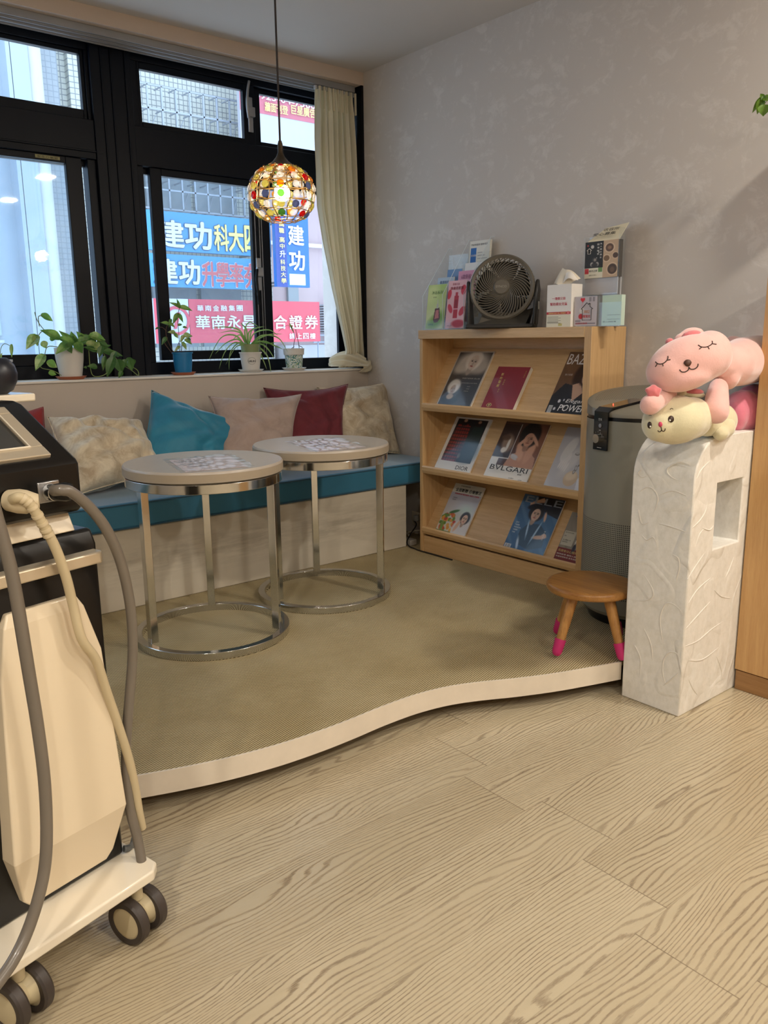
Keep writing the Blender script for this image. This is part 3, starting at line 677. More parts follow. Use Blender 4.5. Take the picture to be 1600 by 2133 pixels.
# printed covers ---------------------------------------------------
def cover_mat(name, rough=.18, coat=.6):
    if name in MATS: return MATS[name]
    t = NT(name); a = t.new('VertexColor'); a.layer_name = 'print'; n = t.noise(t.coord(), 300, 2)
    t.link(t.mix(t.math('MULTIPLY', n, .06), a.outputs[0], (.5, .5, .5, 1)), t.b.inputs['Base Color']); t.set(Roughness=rough)
    t.b.inputs['Coat Weight'].default_value = coat; t.b.inputs['Coat Roughness'].default_value = .05
    MATS[name] = t.m; return t.m
M_GLOSS = cover_mat('glossy_print', .28, .35); M_MATTE = cover_mat('matte_print', .6, 0)
def paint(ops, bg, W=90, H=120):
    u = (np.arange(W) + 0) / (W - 1); v = (np.arange(H) + 0) / (H - 1); U, Vv = np.meshgrid(u, v); img = np.zeros((H, W, 3)); img[:] = np.array(bg) / 255
    for o in ops:
        k = o[0]; c = np.array(o[-1]) / 255
        if k == 'e':   # ellipse cx cy rx ry angle soft
            _, cx, cy, rx, ry, an, so, _c = o; a = math.radians(an); dx = (U - cx); dy = (Vv - cy) * 1.3
            x = (dx * math.cos(a) + dy * math.sin(a)) / rx; y = (-dx * math.sin(a) + dy * math.cos(a)) / (ry * 1.3)
            d = np.sqrt(x * x + y * y); m = np.clip((1 + so - d) / (2 * so), 0, 1)
        elif k == 'r':
            _, a0, b0, a1, b1, _c = o; m = ((U >= a0) & (U <= a1) & (Vv >= b0) & (Vv <= b1)).astype(float)
        elif k == 'p':  # polygon
            pts = o[1]; inside = np.zeros_like(U, bool); j = len(pts) - 1
            for i in range(len(pts)):
                xi, yi = pts[i]; xj, yj = pts[j]
                cnd = ((yi > Vv) != (yj > Vv)) & (U < (xj - xi) * (Vv - yi) / (yj - yi + 1e-12) + xi); inside ^= cnd; j = i
            m = inside.astype(float)
        elif k == 'g':  # vertical gradient blend to colour
            m = np.clip((Vv - o[1]) / (o[2] - o[1]), 0, 1) * o[3]
        elif k == 'n':  # streaks noise
            r = np.random.RandomState(o[1]); f = sum(np.sin(U * r.uniform(3, o[2]) * 6 + Vv * r.uniform(3, o[2]) * 6 + r.uniform(0, 6)) for _ in range(8)) / 8
            m = np.clip(f * 1.6, 0, 1) * o[3]
        img = img * (1 - m[..., None]) + c * m[..., None]
    return img
def face(cx, cy, s, skin, hair, an=0, lips=(150, 70, 70), hs=1.35, hw=1.3):
    sh = tuple(int(x * .78) for x in skin); R_ = lambda dx, dy: (cx + s * (dx * math.cos(rad(an)) - dy * math.sin(rad(an))), cy + s * .77 * (dx * math.sin(rad(an)) + dy * math.cos(rad(an))))
    E_ = lambda dx, dy, rx, ry, c, so=.15, a=0: ('e', *R_(dx, dy), rx * s, ry * s * .77, an + a, so, c)
    return [E_(0, .25, hw, hs, hair, .12), E_(0, -1.1, .4, .7, sh), E_(0, 0, .72, 1.0, skin, .06), E_(.25, -.1, .4, .8, tuple(int(x * .93) for x in skin), .5),
            E_(-.3, .14, .17, .075, (40, 28, 26)), E_(.3, .14, .17, .075, (40, 28, 26)), E_(-.3, .32, .22, .045, hair if sum(hair) < 300 else sh, .3), E_(.3, .32, .22, .045, hair if sum(hair) < 300 else sh, .3),
            E_(.03, -.14, .08, .28, sh, .6), E_(0, -.27, .15, .06, sh, .3), E_(0, -.52, .26, .09, lips, .2), E_(0, -.49, .2, .02, tuple(int(x * .5) for x in lips), .3)]
def printed(mb_name, img, M, w, h, z, parent, m, wrap=None):
    H, W = img.shape[:2]; u = np.linspace(0, w, W); v = np.linspace(0, h, H); U, Vv = np.meshgrid(u, v); Z = np.full_like(U, z)
    if wrap: Z = wrap(U / w, Vv / h) + z
    co = np.stack([U, Vv, Z], -1).reshape(-1, 3); me = bpy.data.meshes.new(mb_name)
    idx = (np.arange(H - 1)[:, None] * W + np.arange(W - 1)[None]).reshape(-1); fs = np.stack([idx, idx + 1, idx + W + 1, idx + W], 1)
    me.from_pydata(co.tolist(), [], fs.tolist()); col = me.color_attributes.new('print', 'FLOAT_COLOR', 'POINT')
    l = np.where(img <= .04045, img / 12.92, ((img + .055) / 1.055) ** 2.4); rg = np.ones((H * W, 4)); rg[:, :3] = l.reshape(-1, 3)
    col.data.foreach_set('color', rg.astype(np.float32).ravel()); me.materials.append(m)
    me.polygons.foreach_set('use_smooth', [True] * len(me.polygons)); o = bpy.data.objects.new(mb_name, me); COL.objects.link(o)
    o.parent = parent; o.matrix_local = M; return o
M_PAGES = mat('paper_pages', rgb(226, 220, 208), .8, var=.05, scale=60, stretch=(1, 1, 20))
INKS = {}
def ink(c):
    if c not in INKS: INKS[c] = mat('ink_%d_%d_%d' % c, rgb(*c), .45, var=.02)
    return INKS[c]
def magazine(label, yl, yr, zl, tz, length, img, texts, thick=.006, cat='magazine', name='magazine', group='magazines on the display rack', slope=None, m=None, tilt=0):
    """yl/yr = y of left and right bottom edge; leans on the sloping board"""
    bx, bz = X0 + .0255, zl + .006; ang = math.atan2(.246, .158)
    w = yl - yr; o = V(bx, yl, bz)
    M = frame_M(o, (0, -1, 0), (math.cos(ang), 0, math.sin(ang)))
    M = M @ Matrix.Translation((0, 0, .0016))
    if tilt: M = M @ Matrix.Rotation(rad(tilt), 4, 'Z')
    t = thing(name, label, cat, (0, 0, 0), 0, group); t.matrix_basis = M
    MB().box((0, 0, 0), (w, length, thick)).build('pages', M_PAGES, t, smooth=False)
    printed('cover', img, Matrix.Identity(4), w, length, thick + .0004, t, m or M_GLOSS)
    by = {}
    for tx in texts: by.setdefault(tx[1], []).append(tx)
    for c, l in by.items():
        mb = MB()
        for s, _, x, y, hgt, kw in l:
            kw = dict(kw); kw.setdefault('hgt', hgt * length)
            vert = kw.pop('vertical', False)
            if kw.get('wid'): kw['wid'] *= w
            if vert:
                for i, ch in enumerate(s):
                    k2 = dict(kw); k2['hgt'] = hgt * length * (.9 if ch not in '・·' else .2); text_geo(mb, ch, 1, Matrix.Translation((x * w, (y - i * hgt * 1.18) * length, thick + .0008)), **k2)
            else: text_geo(mb, s, 1, Matrix.Translation((x * w, y * length, thick + .0008)), **kw)
        mb.build('lettering', ink(c), t, smooth=False)
    return t
BK = (30, 28, 28)
# 1 white haired ad
im = paint([('n', 3, 3, .25, (70, 66, 64)), ('e', .5, .80, .44, .20, 0, .3, (196, 186, 172)), ('e', .25, .70, .2, .1, 20, .4, (180, 170, 156)), ('e', .8, .72, .2, .12, 0, .4, (170, 160, 148))] + face(.53, .80, .17, (206, 186, 168), (214, 204, 190), -8, (150, 60, 54)) +
          [('e', .28, .36, .18, .13, 0, .15, (205, 198, 186))] + face(.28, .31, .10, (190, 168, 150), (222, 214, 204), 0, (140, 80, 70)) + [('e', .3, .12, .22, .07, 0, .2, (26, 24, 24)), ('e', .28, .18, .1, .05, 0, .2, (190, 170, 150))], (58, 54, 52))
im[:3] = im[-3:] = (.72, .68, .62); im[:, :3] = im[:, -3:] = (.72, .68, .62)
t = magazine('dark magazine with two white-haired women, leftmost on the top shelf', 2.586, 2.381, .752, 0, .272, im,
  [('年輕不是年齡 是心態', (190, 180, 165), .42, .50, .022, {'wid': .5}), ('自然的美麗由內而外散發', (190, 180, 165), .46, .42, .016, {'wid': .44}), ('品味生活', (190, 180, 165), .66, .36, .016, {}), ('永恆光采', (190, 180, 165), .66, .32, .016, {}), ('預約專線 諮詢', (190, 180, 165), .62, .28, .014, {})])
# bible
im = paint([('e', .22, .09, .075, .045, 0, .05, (214, 184, 110)), ('e', .22, .09, .06, .036, 0, .05, (60, 22, 22)), ('e', .22, .09, .025, .02, 0, .1, (214, 184, 110)), ('g', 0, 1, .15, (160, 40, 52))], (132, 20, 34), 60, 80)
t = magazine('dark red soft cover scripture book with gold vertical lettering on the top shelf', 2.312, 2.141, .752, 0, .195, im,
  [('新約聖經', (224, 196, 120), .20, .78, .075, {'vertical': True, 'bold': .02}), ('附詩篇', (214, 184, 110), .36, .66, .04, {'vertical': True}), ('箴言', (214, 184, 110), .30, .44, .04, {'vertical': True}), ('新約聖經', (190, 150, 80), .90, .88, .035, {'vertical': True})], thick=.016, cat='book', name='book', m=cover_mat('leatherette', .5, .1))
# bazaar
im = paint([('g', 0, 1, .5, (150, 116, 84)), ('n', 9, 4, .35, (66, 44, 30)), ('e', .42, .66, .26, .2, 30, .4, (110, 78, 52)), ('e', .66, .62, .30, .24, -15, .12, (44, 26, 20)), ('e', .80, .42, .34, .20, 30, .15, (46, 28, 22)), ('p', [(0, 0), (0, .30), (.22, .50), (.45, .47), (.62, .28), (1, .3), (1, 0)], (16, 18, 28)), ('p', [(.42, .48), (.60, .52), (.75, .36), (.56, .22)], (200, 160, 134))] +
          face(.70, .60, .15, (212, 172, 146), (52, 32, 24), 12, (150, 70, 64)) + [('e', .25, .22, .035, .027, 0, .1, (210, 210, 216)), ('e', .2, .1, .03, .023, 0, .1, (210, 210, 216)), ('e', .42, .14, .03, .023, 0, .1, (210, 210, 216)), ('e', .36, .24, .02, .016, 0, .1, (200, 200, 210)), ('r', .04, .03, .14, .15, (220, 220, 220))] + [('r', .05 + i * .022, .04, .058 + i * .022, .14, (40, 40, 40)) for i in range(4)], (96, 64, 42))
t = magazine('magazine with a dark-haired woman in a polka dot top, right end of the top shelf', 1.990, 1.812, .752, 0, .272, im,
  [('BAZAAR', (226, 220, 214), .04, .80, .16, {'wid': .95, 'hgt': .045}), ('Elegant', (240, 238, 236), .42, .185, .07, {'shear': .25, 'wid': .54, 'hgt': .020}), ('POWER', (240, 238, 236), .30, .07, .1, {'shear': .2, 'wid': .68, 'hgt': .027, 'bold': .01}), ('魅力覺醒', (200, 190, 180), .12, .62, .03, {})])
# dior
def plaid(ops, x0, y0, x1, y1, c, k=(24, 18, 20)):
    n = 7
    for i in range(n): ops.append(('r', x0 + (x1 - x0) * i / n, y0, x0 + (x1 - x0) * (i + .45) / n, y1, k))
    for i in range(10): ops.append(('r', x0, y0 + (y1 - y0) * i / 10, x1, y0 + (y1 - y0) * (i + .4) / 10, k))
ops = [('r', .08, .18, .92, .97, (22, 26, 30)), ('p', [(.60, .85), (.86, .85), (.92, .3), (.6, .2), (.52, .5)], (26, 44, 38))]
ops += [('p', [(.14, .86), (.36, .90), (.5, .84), (.54, .45), (.50, .18), (.1, .18), (.09, .5)], (138, 40, 32))]
for i in range(6): ops.append(('p', [(.12 + i * .07, .18), (.135 + i * .07, .18), (.15 + i * .06, .87), (.138 + i * .06, .87)], (30, 20, 22)))
for i in range(10): ops.append(('r', .10, .22 + i * .065, .52, .24 + i * .065, (34, 22, 24)))
ops += [('e', .30, .90, .09, .06, 0, .2, (36, 26, 24)), ('e', .70, .90, .09, .06, 0, .2, (36, 26, 24)), ('e', .31, .94, .05, .03, 0, .2, (190, 150, 126)), ('e', .71, .93, .045, .028, 0, .2, (180, 140, 118)), ('e', .52, .30, .04, .05, 0, .3, (170, 130, 110)), ('e', .7, .42, .25, .2, 30, .5, (52, 66, 74))]
im = paint(ops, (222, 216, 206))
t = magazine('magazine with red and green plaid coats, leftmost on the middle shelf', 2.599, 2.383, .474, 0, .262, im, [('DIOR', BK, .58, .05, .07, {'wid': .34, 'hgt': .019})])
# bvlgari
ops = [('r', .0, .24, 1, 1, (84, 54, 42)), ('e', .86, .6, .3, .5, 10, .4, (130, 84, 62)), ('e', .66, .80, .22, .22, 0, .1, (20, 16, 16)), ('p', [(.34, .24), (.40, .42), (.62, .55), (.80, .52), (.96, .42), (1, .24)], (186, 138, 112)), ('e', .58, .50, .08, .16, 20, .2, (206, 158, 130)), ('e', .80, .5, .08, .18, -10, .2, (200, 150, 122))]
ops += face(.67, .72, .15, (196, 146, 120), (24, 18, 18), -3, (160, 90, 80)) + [('e', .56, .68, .035, .11, -35, .2, (204, 156, 130)), ('e', .82, .72, .035, .12, 40, .2, (200, 152, 126)), ('e', .50, .42, .09, .03, -20, .2, (200, 196, 196)), ('e', .50, .385, .09, .02, -20, .2, (190, 186, 186))]
ops += [('r', .02, .37, .40, .95, (62, 44, 38)), ('e', .24, .62, .13, .16, 8, .2, (140, 116, 98)), ('e', .26, .60, .03, .12, 0, .2, (220, 214, 206)), ('e', .2, .5, .06, .05, 0, .2, (226, 218, 208)), ('e', .16, .72, .1, .05, 0, .3, (96, 70, 54)), ('r', .385, .37, .40, .97, (220, 214, 206)), ('r', 0, .36, .40, .372, (220, 214, 206)), ('r', 0, 0, 1, .24, (226, 222, 216)), ('r', 0, .24, .17, .36, (226, 222, 216))]
im = paint(ops, (226, 222, 216))
t = magazine('magazine with a woman raising her hands beside a tiger inset, centre of the rack', 2.302, 2.070, .474, 0, .262, im, [('BVLGARI', BK, .07, .155, .07, {'wid': .86, 'hgt': .022}), ('寶格麗', BK, .74, .115, .025, {}), ('台北旗艦店', (120, 116, 112), .58, .04, .02, {}), ('台中門市', (120, 116, 112), .8, .03, .018, {})])
# cartier
ops = [('g', 0, 1, .6, (168, 166, 168)), ('e', .5, .5, .13, .32, -30, .3, (200, 196, 194)), ('e', .28, .52, .14, .12, -20, .1, (212, 206, 202))] + [('e', .20 + i * .05, .40 - .01 * i, .022, .08, -15, .2, (216, 210, 206)) for i in range(5)]
ops += [('e', .30, .66, .12, .2, -25, .1, (206, 202, 198)), ('e', .55, .58, .06, .02, 0, .2, (110, 104, 100)), ('e', .55, .585, .045, .012, 0, .2, (200, 196, 194)), ('e', .62, .19, .18, .12, 10, .05, (196, 172, 142)), ('e', .60, .23, .14, .07, 10, .3, (216, 196, 168)), ('e', .66, .36, .03, .045, 20, .2, (90, 84, 78)), ('e', .66, .36, .02, .035, 20, .2, (190, 186, 184)), ('e', .72, .42, .05, .016, 50, .2, (100, 94, 88)), ('e', .64, .30, .03, .035, 0, .2, (100, 94, 88)), ('e', .64, .30, .018, .024, 0, .2, (186, 182, 180)), ('p', [(.85, .0), (1, .0), (1, .3), (.8, .2)], (214, 214, 220))]
im = paint(ops, (188, 184, 186)); im[:4] = (.86, .86, .87)
t = magazine('pale grey jewellery magazine with a hand and an egg, right end of the middle shelf', 1.985, 1.812, .474, 0, .262, im, [('Cartier', BK, .62, .83, .05, {'shear': .3, 'wid': .34, 'hgt': .011})])
# fruit magazine
rn = random.Random(3)
ops = [('g', .2, .7, .8, (170, 168, 184)), ('r', 0, .82, 1, 1, (206, 202, 186)), ('e', .7, .5, .2, .1, 0, .6, (190, 206, 196))]
for i in range(34):
    x = rn.uniform(.05, .50); y = rn.uniform(.06, .40); y = min(y, .42 - abs(x - .3) * .5)
    ops.append(('e', x, y, rn.uniform(.04, .06), rn.uniform(.03, .045), 0, .12, rn.choice([(206, 120, 30), (196, 84, 34), (214, 150, 50), (190, 60, 44), (96, 130, 44), (222, 160, 70)])))
ops += [('e', .14, .11, .05, .12, 10, .1, (120, 150, 70)), ('e', .36, .44, .16, .03, 20, .2, (70, 110, 50)), ('e', .78, .12, .3, .2, 0, .1, (214, 210, 212))] + face(.78, .33, .12, (220, 182, 158), (44, 32, 30), -8, (196, 90, 90)) + [('e', .62, .18, .05, .13, -20, .2, (216, 176, 152)), ('r', .0, .0, .5, .04, (90, 120, 60))]
im = paint(ops, (206, 202, 190))
t = magazine('health magazine with fruit and a dark-haired woman, leftmost on the bottom shelf', 2.589, 2.408, .196, 0, .238, im, [('主流新飲食報導專題', (60, 56, 60), .22, .945, .026, {}), ('全面斷糖·自療療法', BK, .10, .84, .085, {'wid': .86, 'hgt': .017, 'bold': .035}), ('遠離慢性病 醫師親授 健康生活提案', (186, 44, 40), .12, .78, .03, {'wid': .82, 'bold': .02}), ('飲食新觀念', (70, 66, 70), .12, .70, .022, {}), ('專家食譜', (70, 66, 70), .12, .66, .022, {})])
# blue man
ops = [('g', 0, 1, .5, (80, 120, 156)), ('n', 5, 4, .5, (140, 176, 210)), ('p', [(.35, 1), (1, 1), (1, .66), (.7, .72), (.42, .84)], (24, 26, 36)), ('p', [(.22, .86), (.5, .98), (.56, .94), (.62, .84), (.40, .78), (.24, .80)], (204, 168, 146)), ('e', .5, .82, .3, .07, 12, .1, (28, 34, 50)), ('p', [(.26, .12), (.24, .35), (.38, .50), (.66, .52), (.86, .40), (.9, .14), (.6, .05)], (46, 70, 98))]
ops += face(.46, .67, .14, (216, 182, 160), (26, 26, 34), -6, (170, 90, 84)) + [('e', .70, .66, .03, .09, 10, .2, (206, 170, 148)), ('e', .74, .30, .17, .035, 12, .2, (208, 172, 150)), ('e', .84, .34, .06, .04, 0, .2, (214, 178, 156)), ('e', .4, .4, .02, .16, 10, .4, (170, 200, 230)), ('e', .62, .36, .02, .2, -12, .4, (170, 200, 230)), ('e', .3, .12, .03, .12, 14, .4, (190, 210, 236)), ('r', .02, .015, .17, .09, (210, 214, 220))] + [('r', .04 + i * .02, .025, .048 + i * .02, .08, (40, 40, 46)) for i in range(6)]
im = paint(ops, (52, 92, 138))
t = magazine('blue fashion magazine with a smiling man in a dark hat on the bottom shelf', 2.184, 1.977, .196, 0, .245, im, [('ELLE', (150, 160, 176), .08, .86, .16, {'wid': .9, 'hgt': .028})] + [(s, (232, 236, 240), .07, .47 - i * .045, .024, {}) for i, s in enumerate(('2019', 'TAIPEI', 'FASHION', 'WEEK', '1920'))] + [('時尚新勢力', (222, 228, 236), .82, .40, .03, {'vertical': True})])
# last
ops = [('e', .7, .75, .35, .3, 20, .5, (150, 142, 132)), ('e', .62, .62, .16, .1, -20, .3, (176, 166, 152)), ('e', .85, .9, .1, .06, 0, .3, (90, 84, 76)), ('n', 4, 4, .3, (96, 90, 80)), ('r', .0, .0, 1, .27, (112, 30, 34)), ('r', .03, .32, .5, .62, (186, 182, 168)), ('r', .24, .92, .42, .99, (24, 66, 150)), ('e', .62, .28, .06, .1, 0, .2, (40, 40, 60))]
im = paint(ops, (136, 130, 120))
t = magazine('grey photo book with a dark red band, beside the air purifier on the bottom shelf', 1.925, 1.810, .196, 0, .205, im, [('見證者以心服務的', (214, 190, 120), .05, .19, .05, {'wid': .9}), ('團隊故事 服務人群', (220, 214, 206), .05, .13, .03, {'wid': .8}), ('走進每個角落 看見感動', (220, 214, 206), .05, .08, .028, {'wid': .85}), ('排隊', (236, 232, 224), .58, .38, .09, {'bold': .03}), ('關於生命的意義', (70, 66, 60), .07, .57, .026, {}), ('專訪', (70, 66, 60), .07, .50, .026, {}), ('用心傾聽每一個', (70, 66, 60), .07, .42, .024, {}), ('真實的聲音', (70, 66, 60), .07, .38, .024, {})], cat='book', name='book', m=M_MATTE)

# air purifier ------------------------------------------------------
ap = thing('air_purifier', 'tall grey cylindrical air purifier between the magazine rack and the half wall', 'air purifier', (2.405, 1.525, ZP))
M_AP = mat('warm_grey_plastic', rgb(138, 136, 124), .32, var=.02, coat=.3); M_APD = mat('dark_grey_plastic', rgb(70, 70, 64), .5)
M_BLK = mat('black_plastic', rgb(14, 14, 16), .3, var=.05); M_APL = mat('grey_lid_plastic', rgb(128, 122, 108), .4, var=.02)
R_ = .2; ZT = .80 - ZP + .014
def m_perf():
    t = NT('perforated_grey_plastic'); tc = t.new('TexCoord'); s = t.new('SeparateXYZ'); t.link(tc.outputs['Object'], s.inputs[0])
    an = t.math('ARCTAN2', s.outputs[1], s.outputs[0]); fa = t.math('FRACT', t.math('MULTIPLY', an, 200 / (2 * math.pi))); fz = t.math('FRACT', t.math('DIVIDE', s.outputs[2], .0066))
    a = t.math('LESS_THAN', t.math('ABSOLUTE', t.math('SUBTRACT', fa, .5)), .27); b = t.math('LESS_THAN', t.math('ABSOLUTE', t.math('SUBTRACT', fz, .5)), .27); h = t.math('MULTIPLY', a, b)
    t.link(t.mix(h, rgb(142, 140, 128), rgb(30, 30, 28)), t.b.inputs['Base Color']); t.set(Roughness=.45); t.bump(t.math('SUBTRACT', 1, h), .6, .002); return t.m
def m_perf2():
    t = NT('perforated_lid_plastic'); tc = t.new('TexCoord'); s = t.new('SeparateXYZ'); t.link(tc.outputs['Object'], s.inputs[0])
    fx = t.math('FRACT', t.math('DIVIDE', s.outputs[0], .0085)); fy = t.math('FRACT', t.math('DIVIDE', s.outputs[1], .0085))
    d = t.math('ADD', t.math('POWER', t.math('SUBTRACT', fx, .5), 2), t.math('POWER', t.math('SUBTRACT', fy, .5), 2)); h = t.math('LESS_THAN', d, .075)
    rr = t.math('ADD', t.math('POWER', s.outputs[0], 2), t.math('POWER', s.outputs[1], 2)); u = t.math('ADD', t.math('MULTIPLY', s.outputs[0], -.85), t.math('MULTIPLY', s.outputs[1], -.52))
    h = t.math('MULTIPLY', h, t.math('LESS_THAN', u, .04)); h = t.math('MULTIPLY', h, t.math('LESS_THAN', rr, .031))
    t.link(t.mix(h, rgb(128, 122, 108), rgb(36, 34, 30)), t.b.inputs['Base Color']); t.set(Roughness=.45); return t.m
MB().lathe([(R_ - .012, .035), (R_, .05), (R_, .10)], 96, cap=True).build('foot_ring', M_AP, ap)
MB().lathe([(R_ - .03, .0), (R_ - .02, .034)], 64).build('base', M_BLK, ap)
MB().lathe([(R_, .10), (R_, .355)], 128, cap=False).build('intake_grille', m_perf(), ap)
MB().lathe([(R_, .355), (R_, ZT - .03)], 128, cap=False).build('shell', M_AP, ap)
MB().lathe([(R_ - .003, ZT - .03), (R_ - .003, ZT - .018)], 96, cap=False).build('band', M_BLK, ap)
def lidz(x, y): return ZT - .012 + .075 * max(0, min(1, ((x * .86 + y * .5) + R_) / (2 * R_)))
mb = MB(); rings = [(R_, None), (R_, 0), (R_ - .004, .003), (R_ - .03, .008), (R_ * .6, .012), (R_ * .3, .014), (.002, .015)]; vs = []; NN = 128
for r, h in rings:
    for k in range(NN):
        a = 2 * math.pi * k / NN; x, y = r * math.cos(a), r * math.sin(a); vs.append((x, y, ZT - .018 if h is None else lidz(x, y) + h))
fs = [(j * NN + i, j * NN + (i + 1) % NN, (j + 1) * NN + (i + 1) % NN, (j + 1) * NN + i) for j in range(len(rings) - 1) for i in range(NN)]
mb.add(vs, fs).build('lid', m_perf2(), ap, ang=50)
# control strip wrapping over the lid edge on the camera side
ca = rad(168); cd = V(math.cos(ca), math.sin(ca), 0); cs = V(-cd.y, cd.x, 0)
q0 = cd * .085 + V(.02, -.02, 0); q1 = cd * (R_ - .012)
pth = [q0 + V(0, 0, lidz(q0.x, q0.y) + .0135), q1 + V(0, 0, lidz(q1.x, q1.y) + .0075), cd * (R_ + .004) + V(0, 0, ZT - .004), cd * (R_ + .004) + V(0, 0, ZT - .125)]
mb = MB(); vs = []
for p in pth: vs += [p - cs * .031, p + cs * .031]
mb.add(vs, [(2 * i, 2 * i + 1, 2 * i + 3, 2 * i + 2) for i in range(3)])
o = mb.build('control_panel', mat('gloss_black_acrylic', rgb(8, 8, 10), .1, coat=.5), ap, smooth=False); sd = o.modifiers.new('s', 'SOLIDIFY'); sd.thickness = .006; sd.offset = 1
kc = cd * (R_ + .006) + V(0, 0, ZT - .088)
MB().cyl(kc - cs * .008, kc - cs * .008 + cd * .014, .014, 24).build('dial', mat('black_dial', rgb(30, 30, 32), .3), ap)
MB().lathe([(.0125, 0), (.0145, 0), (.0145, .0155), (.0125, .0155)], 24, (Matrix.Translation(kc - cs * .008) @ cd.to_track_quat('Z', 'Y').to_matrix().to_4x4())).build('dial_rim', M_CHROME, ap)
bc = cd * (R_ + .010) + V(0, 0, ZT - .046); MB().cyl(bc, bc + cd * .002, .0065, 20).build('power_button', M_STEEL, ap)
bc2 = cd * .16; bc2 = bc2 + V(0, 0, lidz(bc2.x, bc2.y) + .0165); MB().sphere(bc2, .0022, 10).build('indicator_light', emit('red_indicator_light', (1, .08, .04, 1), 3), ap)
mb = MB(); Mx = frame_M(cd * (R_ + .0115) + V(0, 0, ZT - .030), cs, (0, 0, 1)); text_geo(mb, '空氣', 1, Mx, hgt=.008, align='CENTER')
Mx = frame_M(cd * (R_ + .0115) + V(0, 0, ZT - .063), cs, (0, 0, 1)); text_geo(mb, '開關', 1, Mx, hgt=.004, align='CENTER')
for k in range(5):
    a = rad(150 - k * 30); Mx = frame_M(cd * (R_ + .0115) - cs * .008 + cs * (.021 * math.cos(a)) + V(0, 0, ZT - .0895 + .021 * math.sin(a)), cs, (0, 0, 1)); text_geo(mb, str(k), 1, Mx, hgt=.004, align='CENTER')
Mx = frame_M(cd * (R_ + .0115) + V(0, 0, ZT - .118), cs, (0, 0, 1)); text_geo(mb, '一', 1, Mx, wid=.02, align='CENTER')
mb.build('lettering', ink((190, 190, 190)), ap, smooth=False)
for k in range(6):
    a = k * math.pi / 3; MB().cyl((.15 * math.cos(a), .15 * math.sin(a), 0), (.15 * math.cos(a), .15 * math.sin(a), .03), .012).build('foot', M_BLK, ap) if k in (3, 4) else None

# cupboard on the right
cb = thing('cupboard', 'tall oak veneer cupboard cut off by the right edge of the frame', 'cabinet', (2.44, .4, 0))
T = Matrix.Translation((-2.44, -.4, 0))
MB().box((2.29, -.6, .06), (2.62, 1.0985, 1.258), T).build('carcass', W_OAK, cb, bevel=.001)
for y0, y1 in ((.525, 1.1005), (-.055, .520), (-.6, -.06)):
    MB().box((2.271, y0, .064), (2.2895, y1, 1.2555), T).build('door', wood('oak_veneer_door', rgb(204, 164, 112), rgb(186, 143, 92), 1, .4, 'Z'), cb, bevel=.001)
MB().box((2.276, -.6, 0), (2.62, 1.099, .06), T).build('plinth', wood('oak_veneer_dark', rgb(164, 124, 80), rgb(142, 104, 64), 1, .5, 'Y'), cb, bevel=.001)
# ------------------------------------------------------------------ pendant lamp
PX, PY, PZ = 1.499, 2.31, 1.50
pl = thing('pendant_lamp', 'pendant lamp with a round wire cage of coloured glass beads, lit', 'lamp', (PX, PY, ZC), 0)
D = PZ - ZC
M_COP = mat('dark_copper_wire', rgb(196, 158, 96), .3, 1, var=.25, scale=60); M_BRZ = mat('dark_bronze', rgb(92, 80, 66), .3, 1, var=.15, scale=20)
MB().tube([(0, 0, -.001), (0, 0, D + .13)], .0032, 8).build('cord', mat('brown_fabric_cord', rgb(44, 36, 34), .7), pl)
MB().lathe([(.048, D + .083), (.040, D + .088), (.025, D + .099), (.014, D + .112), (.0085, D + .125), (.008, D + .150), (.005, D + .16), (.0001, D + .161)], 32, cap=False).build('cap', M_BRZ, pl)
MB().cyl((0, 0, D + .04), (0, 0, D + .09), .014, 20).build('lamp_socket', mat('white_ceramic', rgb(200, 190, 170), .4), pl)
RA, RB = .104, .086
rows = [68, 49, 31, 13, -7, -27, -48, -64]
def cg(lat, lon): a = rad(lat); return V(RA * math.cos(a) ** .8 * math.cos(lon), RA * math.cos(a) ** .8 * math.sin(lon), D + RB * (abs(math.sin(a)) ** 1.0) * (1 if a > 0 else -1))
mb = MB(); NB = 13
for lat in (78, 58, 40, 22, 3, -17, -37, -57, -68):
    rr = cg(lat, 0).x; z = cg(lat, 0).z; rnd = random.Random(lat); ph = rnd.uniform(0, 6)
    mb.tube([(rr * math.cos(a) * (1 + .012 * math.sin(a * 9 + ph)), rr * math.sin(a) * (1 + .012 * math.sin(a * 9 + ph)), z + .0012 * math.sin(a * 11 + ph)) for a in [i * 2 * math.pi / 60 for i in range(60)]], .0016, 6, closed=True)
for k in range(NB):
    lo = k * 2 * math.pi / NB; mb.tube([cg(la, lo + .05 * math.sin(la * .11 + k)) for la in range(80, -71, -5)], .0016, 6)
mb.build('wire_cage', M_COP, pl)
rnd = random.Random(12); mb = MB()
for lat in (76, 70, 60, 50, 42, 33, 24):
    for k in range(18):
        lo = k * 2 * math.pi / 18 + rnd.uniform(0, .4); c = cg(lat + rnd.uniform(-5, 5), lo); t1 = V(-math.sin(lo), math.cos(lo), rnd.uniform(-.8, .8)).normalized(); nrm = (c - V(0, 0, D)).normalized(); t2 = nrm.cross(t1)
        r0 = rnd.uniform(.005, .008); mb.tube([c + nrm * (.002 + .002 * math.sin(3 * a)) + (t1 * math.cos(a) + t2 * math.sin(a)) * r0 for a in [i * math.pi * 1.6 / 7 for i in range(8)]], .0009, 4)
mb.build('wire_curls', M_COP, pl)
